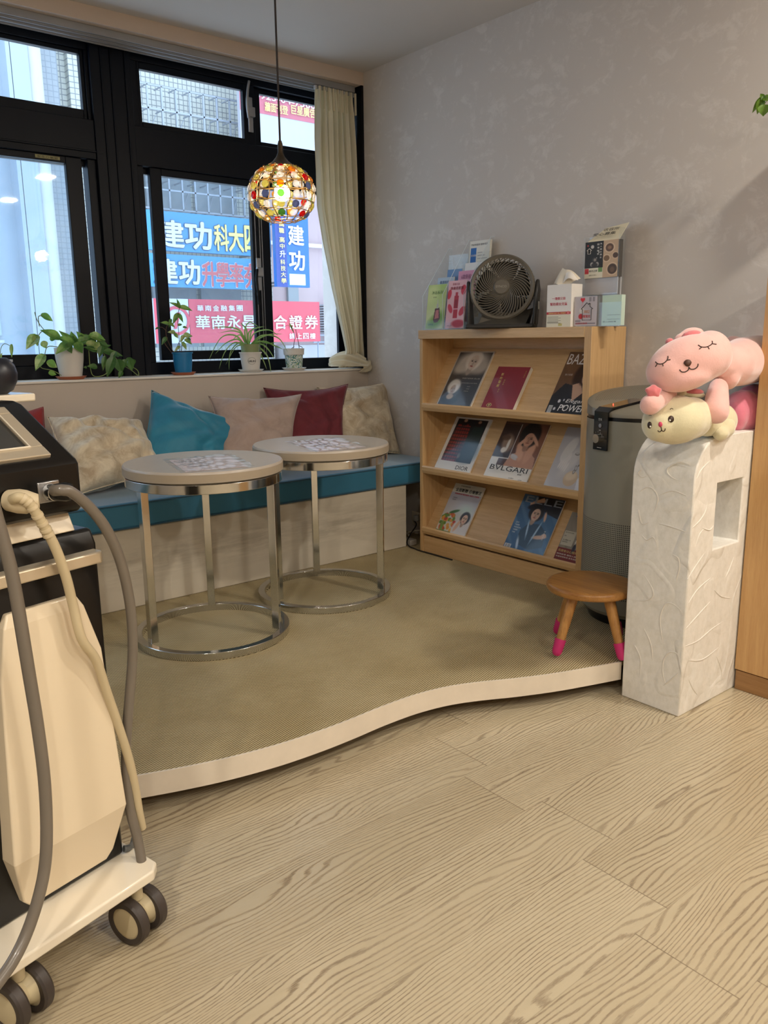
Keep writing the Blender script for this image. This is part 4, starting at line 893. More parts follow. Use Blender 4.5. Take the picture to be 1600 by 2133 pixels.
def m_bead(name, c, alpha=.55):
    t = NT(name); tr = t.new('BsdfTransparent'); tr.inputs[0].default_value = c; tl = t.new('BsdfTranslucent'); tl.inputs[0].default_value = c
    t.b.inputs['Base Color'].default_value = c; t.set(Roughness=.06); t.b.inputs['Coat Weight'].default_value = 1
    n = t.noise(t.coord(), 90, 2); m1 = t.new('MixShader'); m1.inputs[0].default_value = .5; t.link(t.b.outputs[0], m1.inputs[1]); t.link(tl.outputs[0], m1.inputs[2])
    m2 = t.new('MixShader'); t.link(t.math('MULTIPLY', n, alpha * 1.7), m2.inputs[0]); t.link(m1.outputs[0], m2.inputs[1]); t.link(tr.outputs[0], m2.inputs[2]); t.link(m2.outputs[0], t.out.inputs[0]); return t.m
BC = [m_bead('clear_glass_bead', (.9, .9, .92, 1), .8), m_bead('ruby_glass_bead', rgb(200, 20, 30), .3), m_bead('green_glass_bead', rgb(110, 160, 90), .5), m_bead('amber_glass_bead', rgb(220, 160, 50), .45), m_bead('smoky_blue_glass_bead', rgb(120, 130, 165), .55), m_bead('pale_yellow_glass_bead', rgb(212, 206, 140), .6)]
bm_ = MB().sphere((0, 0, 0), 1, 10, sc=(1, 1, .5)); proto = None
seq = [1, 0, 2, 5, 0, 4, 0, 3, 5, 0, 2, 0, 1, 5]; cnt = 0
meshes = []
for m in BC:
    o = bm_.build('bead', m, pl, smooth=False); meshes.append(o.data); bpy.data.objects.remove(o, do_unlink=True)
LATS = [66, 49, 31, 12, -7, -27, -47]
for r_, lat in enumerate(LATS):
    for k in range(NB):
        lo = (k + .5) * 2 * math.pi / NB; c = cg(lat, lo); ci = seq[(k * 5 + r_ * 3 + (k * r_) % 4) % 14]
        o = bpy.data.objects.new('bead', meshes[ci]); COL.objects.link(o); o.parent = pl
        nrm = V(math.cos(lo) * math.cos(rad(lat)), math.sin(lo) * math.cos(rad(lat)), math.sin(rad(lat))); s = .0125 if abs(lat) < 50 else .0095
        o.matrix_local = Matrix.Translation(c) @ nrm.to_track_quat('Z', 'Y').to_matrix().to_4x4() @ Matrix.Diagonal((s, s, s, 1)); cnt += 1
MB().sphere((0, 0, D + .005), .026, 20).build('light_bulb', emit('bulb_glow', (1, .87, .66, 1), 60), pl)
l = bpy.data.lights.new('pendant_glow', 'POINT'); l.energy = PEND; l.color = (1, .8, .55); l.shadow_soft_size = .027
lo = bpy.data.objects.new('lamp', l); COL.objects.link(lo); lo.parent = pl; lo.location = (0, 0, D + .005)

# ------------------------------------------------------------------ on top of the rack
ZS = 1.0834
M_ACR = thin('clear_acrylic', (.98, .99, .99, 1), .0, haze=.008)
M_FAN = mat('charcoal_plastic', rgb(92, 86, 76), .38, var=.03); M_FAND = mat('dark_fan_plastic', rgb(40, 39, 38), .45, var=.03)
fan = thing('desk_fan', 'dark grey round desk fan with spiral grille on top of the rack', 'fan', (2.455, 2.232, ZS), rad(90 + 213), None)
# local: x right, -y towards the viewer
def FT(yaw=0, tilt=-8): return Matrix.Translation((0, 0, .152)) @ Matrix.Rotation(rad(90 + tilt), 4, 'X')
F = FT()
RF = .1265
MB().lathe([(RF - .016, .026), (RF - .006, .030), (RF, .024), (RF, -.002), (RF - .004, -.008), (RF - .007, -.002), (RF - .012, .018), (RF - .016, .026)], 96, F, cap=False).build('rim', M_FAN, fan)
mb = MB()
for k in range(42):
    a0 = k * 2 * math.pi / 42; pts = []
    for i in range(14):
        s = i / 13; r = .030 + (RF - .015 - .030) * s; a = a0 - 1.15 * s ** .8; pts.append(F @ V(r * math.cos(a), r * math.sin(a), .030 - .004 * abs(2 * s - 1) ** 2 + .006 * (1 - s)))
    mb.tube(pts, .0021, 6)
mb.build('front_grille', M_FAN, fan)
hub = MB().lathe([(.0001, .040), (.026, .040), (.031, .036), (.031, .026)], 48, F, cap=False).build('hub', M_FAN, fan)
mb = MB(); text_geo(mb, 'SYNCO', 1, F @ Matrix.Translation((0, -.004, .0405)), wid=.042, hgt=.0085, align='CENTER', bold=.02); mb.build('lettering', ink((150, 146, 138)), hub, smooth=False)
mb = MB()
for r in (.05, .07, .09, .108): mb.tube([F @ V(r * math.cos(a), r * math.sin(a), -.052 + (r - .05) * .35) for a in [i * math.pi / 24 for i in range(48)]], .0016, 5, closed=True)
for k in range(36):
    a = k * math.pi / 18; mb.tube([F @ V(.02 * math.cos(a), .02 * math.sin(a), -.058), F @ V(.085 * math.cos(a), .085 * math.sin(a), -.045), F @ V(RF * math.cos(a), RF * math.sin(a), -.004)], .0018, 5)
mb.build('rear_grille', M_FAND, fan)
mb = MB()
for k in range(5):
    a = k * 2 * math.pi / 5
    def bl(u, v, a=a): r = .02 + .085 * v; t = a + (u - .5) * 1.1 + v * .3; return F @ V(r * math.cos(t), r * math.sin(t), -.006 + .020 * (u - .5))
    mb.grid(bl, 8, 6)
o = mb.build('blades', M_FAND, fan); o.modifiers.new('s', 'SOLIDIFY').thickness = .0015
MB().cyl(F @ V(0, 0, -.10), F @ V(0, 0, -.02), .036, 32, .044).build('motor_housing', M_FAND, fan, bevel=.004)
MB().prism([(-.128, -.085, 0), (.128, -.085, 0), (.135, -.07, 0), (.128, .085, 0), (-.128, .085, 0), (-.135, -.07, 0)], (0, 0, .016)).build('base', M_FAND, fan, bevel=.005)
MB().prism([(-.10, -.055, .016), (.10, -.055, .016), (.118, -.012, .075), (.118, .045, .075), (.10, .06, .016), (-.10, .06, .016)], (0, 0, .001)).build('base_top', M_FAN, fan)
for s in (-1, 1): MB().prism([(s * .120, -.038, .010), (s * .120, .05, .010), (s * .1285, .04, .15), (s * .1285, -.006, .185), (s * .126, -.03, .13)], (s * .014, 0, 0)).build('side_arm', M_FAND, fan, bevel=.005)
MB().prism([(-.09, -.055, .012), (.09, -.055, .012), (.075, -.02, .06), (-.075, -.02, .06)], (0, .012, 0)).build('front_panel', M_FAN, fan, bevel=.004)
MB().box((.1385, -.01, .07), (.1425, .012, .10)).build('switch', mat('grey_button', rgb(130, 126, 118), .4), fan, bevel=.001)

# leaflets and holders; local frame: x to the right along the shelf (-Y world), y away, z up ; all tilted towards the wall
def leaf_card(label, y, x, w, h, z0, img, texts, lean=12, yaw=0, th=.004, cat='leaflet', name='leaflet', group='leaflets on top of the rack', parent=None):
    M = Matrix.Translation((x, y, z0)) @ Matrix.Rotation(rad(-90 + yaw), 4, 'Z') @ Matrix.Rotation(rad(90 - lean), 4, 'X')
    t = thing(name, label, cat, (0, 0, 0), 0, group); t.matrix_basis = M
    MB().box((0, 0, -th), (w, h, 0)).build('sheet', M_PAGES, t, smooth=False)
    printed('print', img, Matrix.Identity(4), w, h, .0003, t, M_MATTE)
    by = {}
    for tx in texts: by.setdefault(tx[1], []).append(tx)
    for c, l in by.items():
        mb = MB()
        for s, _, xx, yy, hg, kw in l:
            kw = dict(kw); kw['hgt'] = hg * h
            if kw.get('wid'): kw['wid'] *= w
            text_geo(mb, s, 1, Matrix.Translation((xx * w, yy * h, .0007)), **kw)
        mb.build('lettering', ink(c), t, smooth=False)
    return t
HX = 2.43
# stepped acrylic leaflet holder: two bays wide, three tiers
hd = thing('leaflet_holder', 'clear acrylic tiered leaflet holder at the left end of the rack top', 'leaflet holder', (HX, 2.53, ZS))
T = Matrix.Translation((-HX, -2.53, -ZS))
def sheetp(pts, th=.0022, d=(1, 0, 0)): return MB().prism(pts, (Vector(d) * th), T)
for y in (2.668, 2.545, 2.420):
    MB().prism([(2.43, y, ZS), (2.60, y, ZS), (2.605, y, 1.455 if y < 2.6 else 1.43), (2.585, y, 1.455 if y < 2.6 else 1.43), (2.43, y, 1.225)], (0, .0022, 0), T).build('divider', M_ACR, hd, smooth=False)
for i, (x, z) in enumerate(((2.43, 1.15), (2.475, 1.21), (2.52, 1.27), (2.565, 1.40))):
    MB().prism([(x, 2.42, ZS), (x, 2.668, ZS), (x + .02, 2.668, z), (x + .02, 2.42, z)], (.002, 0, 0), T).build('tier_front', M_ACR, hd, smooth=False)
MB().box((2.43, 2.42, ZS), (2.60, 2.668, ZS + .002), T).build('base_sheet', M_ACR, hd, smooth=False)
for y in (2.669, 2.546, 2.421): MB().tube([T @ V(2.43, y, ZS + .001), T @ V(2.43, y, 1.225), T @ V(2.585, y, 1.455 if y < 2.6 else 1.43), T @ V(2.605, y, 1.455 if y < 2.6 else 1.43)], .0011, 5).build('bright_edge_rod', mat('bright_acrylic_edge', rgb(196, 208, 214), .15), hd)  # added rods: the clear edges' brightness is put into their pale colour
WH = (245, 240, 236); G1 = 'leaflets in the tiered holder'
im = paint([('g', .3, 1, .7, (150, 190, 90)), ('e', .2, .8, .4, .2, 20, .4, (206, 220, 150)), ('e', .6, .2, .5, .15, 20, .4, (120, 160, 70)), ('p', [(.40, .20), (.46, .46), (.70, .48), (.78, .24), (.66, .15), (.46, .14)], (92, 60, 62)), ('p', [(.47, .22), (.51, .42), (.66, .43), (.70, .25)], (190, 120, 120)), ('r', .54, .46, .64, .56, (190, 190, 180)), ('r', .57, .56, .60, .66, (200, 200, 190))], (206, 216, 160), 60, 110)
leaf_card('green and yellow leaflet picturing a small bottle, front left of the tiered holder', 2.662, 2.438, .112, .185, ZS + .004, im, [('沐浴系列', (70, 110, 50), .22, .78, .08, {'wid': .6}), ('天然植萃', (110, 130, 80), .3, .70, .03, {}), ('肌膚保養', (60, 90, 50), .15, .08, .04, {})], 7, group=G1)
im = paint([('e', .1, .72, .14, .08, 60, .1, (206, 50, 70)), ('e', .85, .80, .14, .10, 30, .1, (210, 56, 76)), ('e', .2, .42, .16, .07, -40, .1, (206, 50, 70)), ('e', .85, .36, .18, .08, 30, .1, (200, 50, 70)), ('e', .7, .1, .35, .08, 0, .2, (196, 60, 80)), ('r', .38, .22, .62, .68, (186, 36, 56)), ('r', .42, .44, .58, .60, (150, 24, 44)), ('r', .44, .68, .56, .76, (190, 50, 66)), ('r', .36, .40, .64, .42, (230, 180, 190))], (232, 184, 192), 60, 110)
leaf_card('pink and red leaflet with a red bottle, front right of the tiered holder', 2.540, 2.438, .108, .195, ZS + .004, im, [('青春元氣', (150, 24, 44), .24, .90, .05, {}), ('煥膚柔韌霜', (140, 24, 40), .14, .81, .065, {'wid': .7, 'bold': .02}), ('全新上市', (110, 20, 36), .1, .04, .035, {})], 7, group=G1)
im = paint([('g', 0, 1, .3, (150, 180, 210)), ('r', 0, 0, 1, .12, (90, 140, 190))], (196, 212, 226), 40, 70)
leaf_card('light blue leaflet in the second row of the tiered holder, left side', 2.655, 2.484, .10, .19, ZS + .03, im, [('健康新知', (40, 70, 120), .15, .86, .07, {'wid': .6})], 7, group=G1)
im = paint([('g', 0, 1, .4, (210, 130, 170)), ('e', .4, .6, .4, .2, 0, .3, (230, 180, 205))], (222, 170, 196), 40, 70)
leaf_card('lilac leaflet in the second row behind the pink one', 2.530, 2.484, .105, .21, ZS + .03, im, [('6款新組合', (110, 60, 100), .18, .84, .09, {'wid': .7})], 7, group=G1)
im = paint([('e', .8, .8, .3, .1, 0, .2, (150, 150, 156)), ('e', .8, .76, .28, .08, 0, .2, (236, 236, 238))], (236, 236, 238), 40, 70)
leaf_card('white leaflet with a grey curve in the third row of the holder', 2.535, 2.526, .10, .225, ZS + .05, im, [('期許每天的您', (70, 70, 80), .12, .62, .05, {'wid': .7})], 7, group=G1)
im = paint([('r', 0, .7, 1, 1, (110, 150, 200)), ('r', 0, 0, 1, .7, (170, 200, 226))], (170, 200, 226), 40, 70)
leaf_card('pale blue leaflet standing in the third row at the left', 2.640, 2.526, .09, .205, ZS + .05, im, [('心靈對話', (50, 90, 150), .15, .8, .06, {'wid': .6})], 7, group=G1)
im = paint([('r', .06, .18, .34, .90, (40, 110, 190))] + [('r', .42, .2 + i * .045, .9 - (i % 3) * .12, .208 + i * .045, (150, 150, 156)) for i in range(15)] + [('r', .08, .4, .3, .42, (230, 230, 240)), ('r', .08, .6, .3, .62, (230, 230, 240))], (232, 230, 222), 60, 120)
leaf_card('tall white price leaflet with a blue column in the back row of the holder', 2.545, 2.566, .115, .29, ZS + .075, im, [('門診時間表 服務項目', (80, 80, 90), .08, .93, .03, {'wid': .8}), ('清潔課程', WH, .09, .78, .03, {}), ('保濕課程', WH, .09, .52, .03, {}), ('體雕課程', WH, .09, .3, .03, {})], 5, group=G1, th=.012)

# blue/yellow booklet behind, right of the fan
im = paint([('r', 0, .86, 1, 1, (150, 120, 70)), ('g', 0, .8, .6, (120, 150, 190)), ('e', .5, .4, .2, .25, 0, .2, (60, 80, 120)), ('e', .4, .15, .3, .1, 0, .3, (90, 120, 60))], (190, 190, 170), 40, 70)
leaf_card('narrow illustrated booklet standing right beside the desk fan', 2.012, 2.455, .05, .135, ZS, im, [], 4, cat='booklet', name='booklet', group=None, th=.03)
# charity box with crumpled paper
bx = thing('charity_box', 'white charity receipt box with red lettering, standing right of the desk fan', 'box', (2.43, 1.99, ZS), rad(-92))
im = paint([('r', 0, .30, 1, .355, (196, 40, 52)), ('r', .0, .0, 1, .30, (230, 226, 206)), ('r', .02, .11, .5, .12, (150, 140, 120))] + [('r', .03, .24 - i * .03, .5 + .1 * (i % 2), .247 - i * .03, (120, 116, 110)) for i in range(6)] + [('r', .5, .03, .66, .09, (200, 190, 120)), ('e', .9, .33, .06, .04, 0, .1, (226, 120, 120))], (240, 236, 232), 70, 100)
MB().box((0, .0008, 0), (.112, .06, .150)).build('carton', mat('white_card', rgb(232, 228, 222), .6), bx, bevel=.001)
printed('front_print', im, Matrix.Rotation(rad(90), 4, 'X'), .112, .150, .0005, bx, M_MATTE)
mb = MB(); Mx = Matrix.Rotation(rad(90), 4, 'X')
text_geo(mb, '一塊做公益', 1, Mx @ Matrix.Translation((.056, .096, .001)), wid=.062, hgt=.010, align='CENTER', bold=.02); text_geo(mb, '幫助婦女兒童', 1, Mx @ Matrix.Translation((.056, .076, .001)), wid=.080, hgt=.011, align='CENTER', bold=.02)
mb.build('lettering', ink((196, 40, 60)), bx, smooth=False)
mb = MB(); text_geo(mb, '勵馨基金會 愛心零錢捐', 1, Mx @ Matrix.Translation((.010, .0465, .001)), wid=.08, hgt=.005); mb.build('band_lettering', ink((238, 226, 140)), bx, smooth=False)
pc = thing('crumpled_paper', 'loose curled receipt paper sticking out of the white charity box', 'paper', (2.455, 1.93, ZS + .150))
T = Matrix.Translation((-2.455, -1.93, -ZS - .150))
def crl(u, v): return V(2.455 + .04 * v - .02 * math.sin(u * 3), 1.985 - .085 * u - .01 * v, ZS + .1505 + .062 * v * (1 - u ** 2 * .65) + .004 * math.sin(u * 7 + v * 3))
MB().grid(lambda u, v: T @ crl(u, v), 16, 10).build('sheet', mat('cream_receipt', rgb(224, 214, 196), .7), pc)
def crl2(u, v): return V(2.44 + .02 * v, 1.93 - .055 * u, ZS + .152 + .018 * u + .04 * v * (1 - u) + .01 * math.sin(u * 4))
MB().grid(lambda u, v: T @ crl2(u, v), 12, 8).build('curl', mat('white_receipt', rgb(236, 230, 222), .7), pc)
# donation box
db = thing('donation_box', 'clear donation box with red heart balloon and house drawing', 'box', (2.44, 1.876, ZS), rad(-90))
MB().box((0, .002, 0), (.104, .075, .106)).build('case', M_ACR, db, smooth=False)
im = paint([('e', .34, .52, .11, .10, 0, .1, (222, 214, 210)), ('e', .30, .32, .10, .09, 0, .1, (196, 40, 48))] + [('r', .66 + i * .03, .82, .672 + i * .03, .97, (70, 60, 70)) for i in range(8)] + [('r', .06, .06, .94, .085, (120, 110, 120)), ('r', .06, .13, .3, .2, (150, 140, 150))], (196, 188, 194), 60, 60)
printed('card', im, Matrix.Rotation(rad(90), 4, 'X') @ Matrix.Translation((.003, .003, 0)), .098, .10, .001, db, M_MATTE)
Mx = Matrix.Rotation(rad(90), 4, 'X')
mb = MB(); q = [(.040, .022), (.040, .060), (.034, .060), (.058, .082), (.066, .075), (.068, .080), (.072, .080), (.072, .068), (.084, .060), (.078, .060), (.078, .022)]
mb.tube([Mx @ V(x, y, .0025) for x, y in q], .0011, 5, closed=True); mb.build('house_outline', ink((30, 28, 30)), db)
mb = MB(); text_geo(mb, '882', 1, Mx @ Matrix.Translation((.059, .046, .002)), wid=.024, hgt=.010, align='CENTER'); mb.build('number', ink((200, 130, 80)), db, smooth=False)
mb = MB(); text_geo(mb, '幫幫兒', 1, Mx @ Matrix.Translation((.059, .030, .002)), wid=.030, hgt=.010, align='CENTER', bold=.03); text_geo(mb, '送愛到偏鄉', 1, Mx @ Matrix.Translation((.012, .008, .002)), wid=.05, hgt=.006); mb.build('lettering', ink((190, 50, 50)), db, smooth=False)
hp = [(.040 + .0078 * (16 * math.sin(a) ** 3) / 13, .092 + .0078 * (13 * math.cos(a) - 5 * math.cos(2 * a) - 2 * math.cos(3 * a) - math.cos(4 * a)) / 14) for a in [i * 2 * math.pi / 30 for i in range(30)]]
MB().prism([Mx @ V(x, y, .0022) for x, y in hp], (0, -.0006, 0)).tube([Mx @ V(.040, .084, .0025), Mx @ V(.036, .070, .0025)], .0004, 4).build('heart', ink((206, 24, 36)), db, smooth=False)
# mint note holder at the end
nh = thing('note_holder', 'clear holder with pale green forms at the right end of the rack top', 'paper holder', (2.45, 1.768, ZS), rad(-90)); nh['label'] = 'clear holder with pale green forms on the right end of the rack top'
MB().box((-.004, -.006, 0), (.088, -.003, .08)).box((-.004, .03, 0), (.088, .033, .102)).box((-.004, -.006, 0), (-.001, .033, .102)).box((-.004, -.006, 0), (.088, .033, .002)).build('case', M_ACR, nh, smooth=False)
im = paint([('r', .2, .78, .75, .79, (130, 150, 140))] + [('r', .2, .62 + .0 * i, .25 + i * .1, .63, (130, 150, 140)) for i in range(5)] + [('r', .3, .20 + i * .045, .95, .212 + i * .045, (140, 160, 150)) for i in range(4)], (198, 222, 206), 40, 50)
MB().box((.006, 0, .002), (.084, .022, .104)).build('forms', mat('mint_paper', rgb(200, 220, 204), .7), nh, smooth=False)
printed('front_form', im, Matrix.Rotation(rad(90), 4, 'X') @ Matrix.Translation((.006, .002, 0)), .078, .102, .0006, nh, M_MATTE)
mb = MB(); text_geo(mb, '愛心捐款單', 1, Mx @ Matrix.Translation((.012, .012, .0015)), wid=.055, hgt=.005); mb.build('lettering', ink((60, 80, 70)), nh, smooth=False)
# tall dog-food card stand
cs_ = thing('card_stand', 'tall clear card stand showing a black dog poster beside round animal photos', 'sign stand', (2.52, 1.895, ZS), rad(-90)); 
MB().box((-.004, -.004, .108), (.146, -.001, .116)).box((-.004, .028, .0), (.146, .031, .315)).box((-.004, -.004, .110), (-.001, .03, .315)).box((.143, -.004, .110), (.146, .03, .335)).build('case', M_ACR, cs_, smooth=False)
MB().box((0, .004, .112), (.14, .008, .170)).box((0, .02, 0), (.14, .028, .170)).build('foot_case', mat('frosted_acrylic', rgb(186, 184, 188), .4), cs_, smooth=False)
im = paint([('r', 0, .28, .56, 1, (26, 24, 26)), ('r', .56, .0, 1, 1, (196, 168, 140)), ('e', .74, .80, .15, .13, 0, .1, (230, 206, 180)), ('e', .74, .80, .12, .11, 0, .1, (96, 70, 56)), ('e', .92, .58, .1, .09, 0, .1, (226, 200, 172)), ('e', .92, .58, .08, .075, 0, .1, (80, 60, 50)), ('e', .66, .52, .11, .1, 0, .1, (230, 206, 180)), ('e', .66, .52, .09, .08, 0, .1, (120, 92, 66)), ('e', .84, .22, .17, .17, 0, .08, (222, 196, 168)), ('e', .84, .22, .14, .14, 0, .08, (74, 56, 46)), ('e', .74, .80, .06, .05, 0, .3, (150, 116, 90)), ('e', .84, .2, .07, .08, 0, .3, (110, 84, 66)),
            ('r', 0, 0, .56, .28, (226, 220, 200)), ('r', .01, .12, .13, .27, (196, 50, 60)), ('r', .42, .16, .55, .28, (110, 150, 90)), ('e', .30, .50, .08, .07, 0, .15, (60, 56, 56)), ('e', .31, .50, .04, .04, 0, .2, (150, 140, 130)), ('e', .22, .38, .05, .06, 0, .2, (190, 180, 170)), ('e', .38, .38, .05, .06, 0, .2, (180, 170, 160)), ('e', .30, .36, .1, .06, 0, .2, (52, 48, 48)), ('e', .22, .86, .05, .05, 0, .2, (200, 196, 190)), ('e', .08, .9, .014, .02, 0, .1, (220, 60, 60)), ('e', .42, .7, .01, .02, 0, .1, (230, 226, 220)), ('e', .36, .55, .01, .016, 0, .1, (230, 226, 220))], (30, 28, 30), 90, 110)
MB().box((0, .0, .170), (.14, .026, .296)).build('poster_block', mat('dark_card', rgb(60, 54, 50), .6), cs_, smooth=False)
printed('poster', im, Matrix.Translation((0, 0, .170)) @ Matrix.Rotation(rad(90), 4, 'X'), .14, .126, .0004, cs_, M_MATTE)
mb = MB(); Mx2 = Matrix.Translation((0, 0, .170)) @ Matrix.Rotation(rad(90), 4, 'X') @ Matrix.Diagonal((1, .72, 1, 1))
for i, ch in enumerate('為人類的朋友'): text_geo(mb, ch, 1, Mx2 @ Matrix.Translation((.064, .158 - i * .013, .001)), hgt=.008)
for i, ch in enumerate('關懷喔家'): text_geo(mb, ch, 1, Mx2 @ Matrix.Translation((.052, .155 - i * .015, .001)), hgt=.009)
mb.tube([Mx2 @ V(x, y, .0015) for x, y in ((.012, .118), (.012, .134), (.008, .134), (.018, .144), (.028, .134), (.024, .134), (.024, .118))], .0008, 4, closed=True)
mb.build('poster_lettering', ink((232, 228, 222)), cs_, smooth=False)
mb = MB(); text_geo(mb, '浪犬之家', 1, Mx2 @ Matrix.Translation((.020, .030, .001)), wid=.036, hgt=.010, bold=.02); text_geo(mb, '需要您的愛心', 1, Mx2 @ Matrix.Translation((.020, .012, .001)), wid=.034, hgt=.005)
Mt = frame_M((.002, -.003, .300), (1, 0, 0), (0, .5, .87)); MB().prism([(0, .0, .292), (.14, .0, .292), (.14, .055, .355), (.045, .055, .345)], (0, .002, 0)).build('top_flyer', mat('cream_flyer', rgb(214, 204, 178), .6), cs_, smooth=False)
Mt = frame_M((.022, -.002, .3005), (1, 0, 0), (0, .64, .75)); text_geo(mb, '愛心募集', 1, Mt @ Matrix.Translation((.0, .018, .001)), wid=.095, hgt=.014, bold=.02); text_geo(mb, '收容所', 1, Mt @ Matrix.Translation((.035, .038, .001)), wid=.065, hgt=.014, bold=.02)
mb.build('black_lettering', ink((36, 32, 32)), cs_, smooth=False)

# ------------------------------------------------------------------ socket, power strip, cords in the corner
ol = thing('wall_socket', 'ivory wall socket with a plug low on the right wall beside the rack', 'socket', (XW, 2.915, ZP))
MB().box((-.010, -.035, .045), (-.0005, .040, .115)).build('plate', mat('ivory_plastic', rgb(214, 204, 186), .4), ol, bevel=.002)
MB().box((-.035, -.018, .070), (-.0102, .004, .100)).build('plug', mat('grey_white_plug', rgb(180, 180, 176), .5), ol, bevel=.004)
ps = MB().box((2.435, 2.76, ZP + .001), (2.475, 2.95, ZP + .028)).build('power_strip', mat('pale_grey_plastic', rgb(176, 170, 160), .5), None, bevel=.004)
tag(ps, 'pale grey power strip on the carpet in the corner beside the rack', 'power strip')
c1 = MB().tube(spline([(2.60, 2.92, .17), (2.56, 2.86, .165), (2.47, 2.80, .145), (2.425, 2.775, .118), (2.415, 2.745, .1035), (2.412, 2.71, .1022), (2.404, 2.66, .1022), (2.404, 2.56, .1022), (2.403, 2.45, .1022)], 8), .0028, 8).build('cord', mat('black_rubber', rgb(20, 17, 20), .5), None)
tag(c1, 'thin black power cord looping down and running along the rack base', 'cord')
c2 = MB().tube(spline([(2.60, 2.80, .12), (2.55, 2.80, .15), (2.50, 2.85, .14), (2.46, 2.80, .14)], 8), .004, 8).build('cord', mat('white_rubber', rgb(180, 172, 156), .5), None)
tag(c2, 'short off-white cord lying over the power strip', 'cord')
# ------------------------------------------------------------------ across the street
YO = 12.0
def m_tile(name, a, b, grout, s=.14, gw=.1):
    t = NT(name); tc = t.new('TexCoord'); sp = t.new('SeparateXYZ'); t.link(tc.outputs['Object'], sp.inputs[0])
    u = t.math('ADD', sp.outputs[0], sp.outputs[1]); fx = t.math('FRACT', t.math('DIVIDE', u, s)); fz = t.math('FRACT', t.math('DIVIDE', sp.outputs[2], s))
    g = t.math('MAXIMUM', t.math('LESS_THAN', fx, gw * 1.6), t.math('LESS_THAN', fz, gw * 1.6)); n = t.noise(tc.outputs['Object'], 1.2, 5, .6); n2 = t.noise(tc.outputs['Object'], 9, 3)
    t.link(t.mix(g, t.mix(n2, a, b), grout), t.b.inputs['Base Color']); t.set(Roughness=.5); return t.m
T1 = m_tile('grey_mosaic_tile', rgb(160, 164, 160), rgb(182, 184, 174), rgb(108, 114, 120), .075)
T2 = m_tile('blue_grey_mosaic_tile', rgb(134, 144, 152), rgb(150, 158, 166), rgb(122, 132, 142), .075)
M_CLAD = mat('pale_blue_metal_cladding', rgb(152, 166, 180), .4, var=.04, scale=1.5)
M_CONC = mat('pale_concrete', rgb(160, 162, 168), .8, var=.06, scale=2); M_PINKW = mat('dusty_pink_render', rgb(172, 154, 158), .85, var=.05, scale=1.5); M_DARKW = mat('grey_window_glass', rgb(124, 134, 142), .3, var=.2, scale=1.2)  # panes opposite: one mottled grey-blue colour
# tiled building directly opposite
b1 = thing('tiled_building', 'grey mosaic-tiled building across the street behind the shop signs', 'building', (5.5, YO + .6, -1))
T = Matrix.Translation((-5.5, -YO - .6, 1))
MB().box((4.05, YO + .5, -1), (7.85, YO + 4, 9), T).build('wall', T1, b1, smooth=False)
for i, x in enumerate((4.55, 5.05)): MB().box((x, YO + .36, -1), (x + .30, YO + .5, 9), T).build('pilaster', T1, b1, smooth=False)
for z0, z1 in ((2.95, 3.8), (.95, 1.9)):
    for x0 in (5.62, 6.45): MB().box((x0, YO + .44, z0), (x0 + .74, YO + .51, z1), T).build('window', M_DARKW, b1, smooth=False)
for z in (4.32, 2.98, 2.22): MB().box((4.86, YO + .38, z), (5.05, YO + .52, z + .35), T).build('recess_panel', T2, b1, smooth=False)
MB().box((4.12, YO + .42, -1), (4.42, YO + .5, 9), T).build('corner_pier', T2, b1, smooth=False)
for z in (2.75, 4.25): MB().box((4.42, YO + .44, z - .6), (4.56, YO + .5, z), T).build('grey_spandrel', M_CONC, b1, smooth=False)
# window cages on it
def cage(label, x0, x1, z0, z1, y=YO + .2):
    t = thing('window_cage', label, 'window grille', ((x0 + x1) / 2, y, z0), 0, 'metal cages over the windows opposite'); O = Matrix.Translation((-(x0 + x1) / 2, -y, -z0)); r = .012
    mb = MB(); nx = max(2, round((x1 - x0) / .22)); nz = max(2, round((z1 - z0) / .3))
    for i in range(nx + 1):
        x = x0 + (x1 - x0) * i / nx; mb.box((x - r, y - r, z0), (x + r, y + r, z1), O)
        for z in (z0, z1, (z0 + z1) / 2): mb.box((x - r * .7, y, z - r * .7), (x + r * .7, YO + .44, z + r * .7), O)
    for j in range(nz + 1):
        z = z0 + (z1 - z0) * j / nz; mb.box((x0, y - r, z - r), (x1, y + r, z + r), O)
    for i in range(nx):
        if i % 2: mb.tube([O @ V(x0 + (x1 - x0) * i / nx, YO + .2, z0), O @ V(x0 + (x1 - x0) * (i + 1) / nx, YO + .44, z0 + .3)], r * .6, 4)
    mb.build('bars', mat('galvanised_bars', rgb(150, 158, 170), .5, .3), t, smooth=False); return t
cage('galvanised window cage seen through the transom panes', 5.40, 7.45, 4.1, 4.75)
cage('galvanised window cage seen above the blue banners', 5.45, 7.40, 3.02, 3.85)
# clad building left
b2 = thing('clad_building', 'pale blue metal-clad building across the street at the far left', 'building', (2, YO, -1))
T = Matrix.Translation((-2, -YO, 1))
MB().box((-6, YO + .3, -1), (3.62, YO + 4, 9), T).box((3.62, YO, -1), (3.67, YO + 4, 9), T).box((3.68, YO, -1), (3.9, YO + 4, 9), T).build('cladding', M_CLAD, b2, smooth=False)
for z in (1.05, 2.05, 3.05, 4.1): MB().box((1.0, YO + .26, z), (3.30, YO + .31, z + .04), T).build('white_band', mat('white_metal', rgb(186, 192, 198), .4), b2, smooth=False)
MB().box((1.0, YO + .27, 1.15), (3.28, YO + .3, 2.0), T).build('glazing', mat('grey_green_glazing', rgb(150, 170, 172), .2), b2, smooth=False)
MB().box((1.0, YO + .27, 2.1), (3.26, YO + .3, 3.0), T).build('glazing', mat('lilac_glazing', rgb(176, 172, 200), .2), b2, smooth=False)
cl = thing('round_column', 'round pale concrete column at the edge of the metal-clad building', 'column', (3.98, YO + .15, -1))
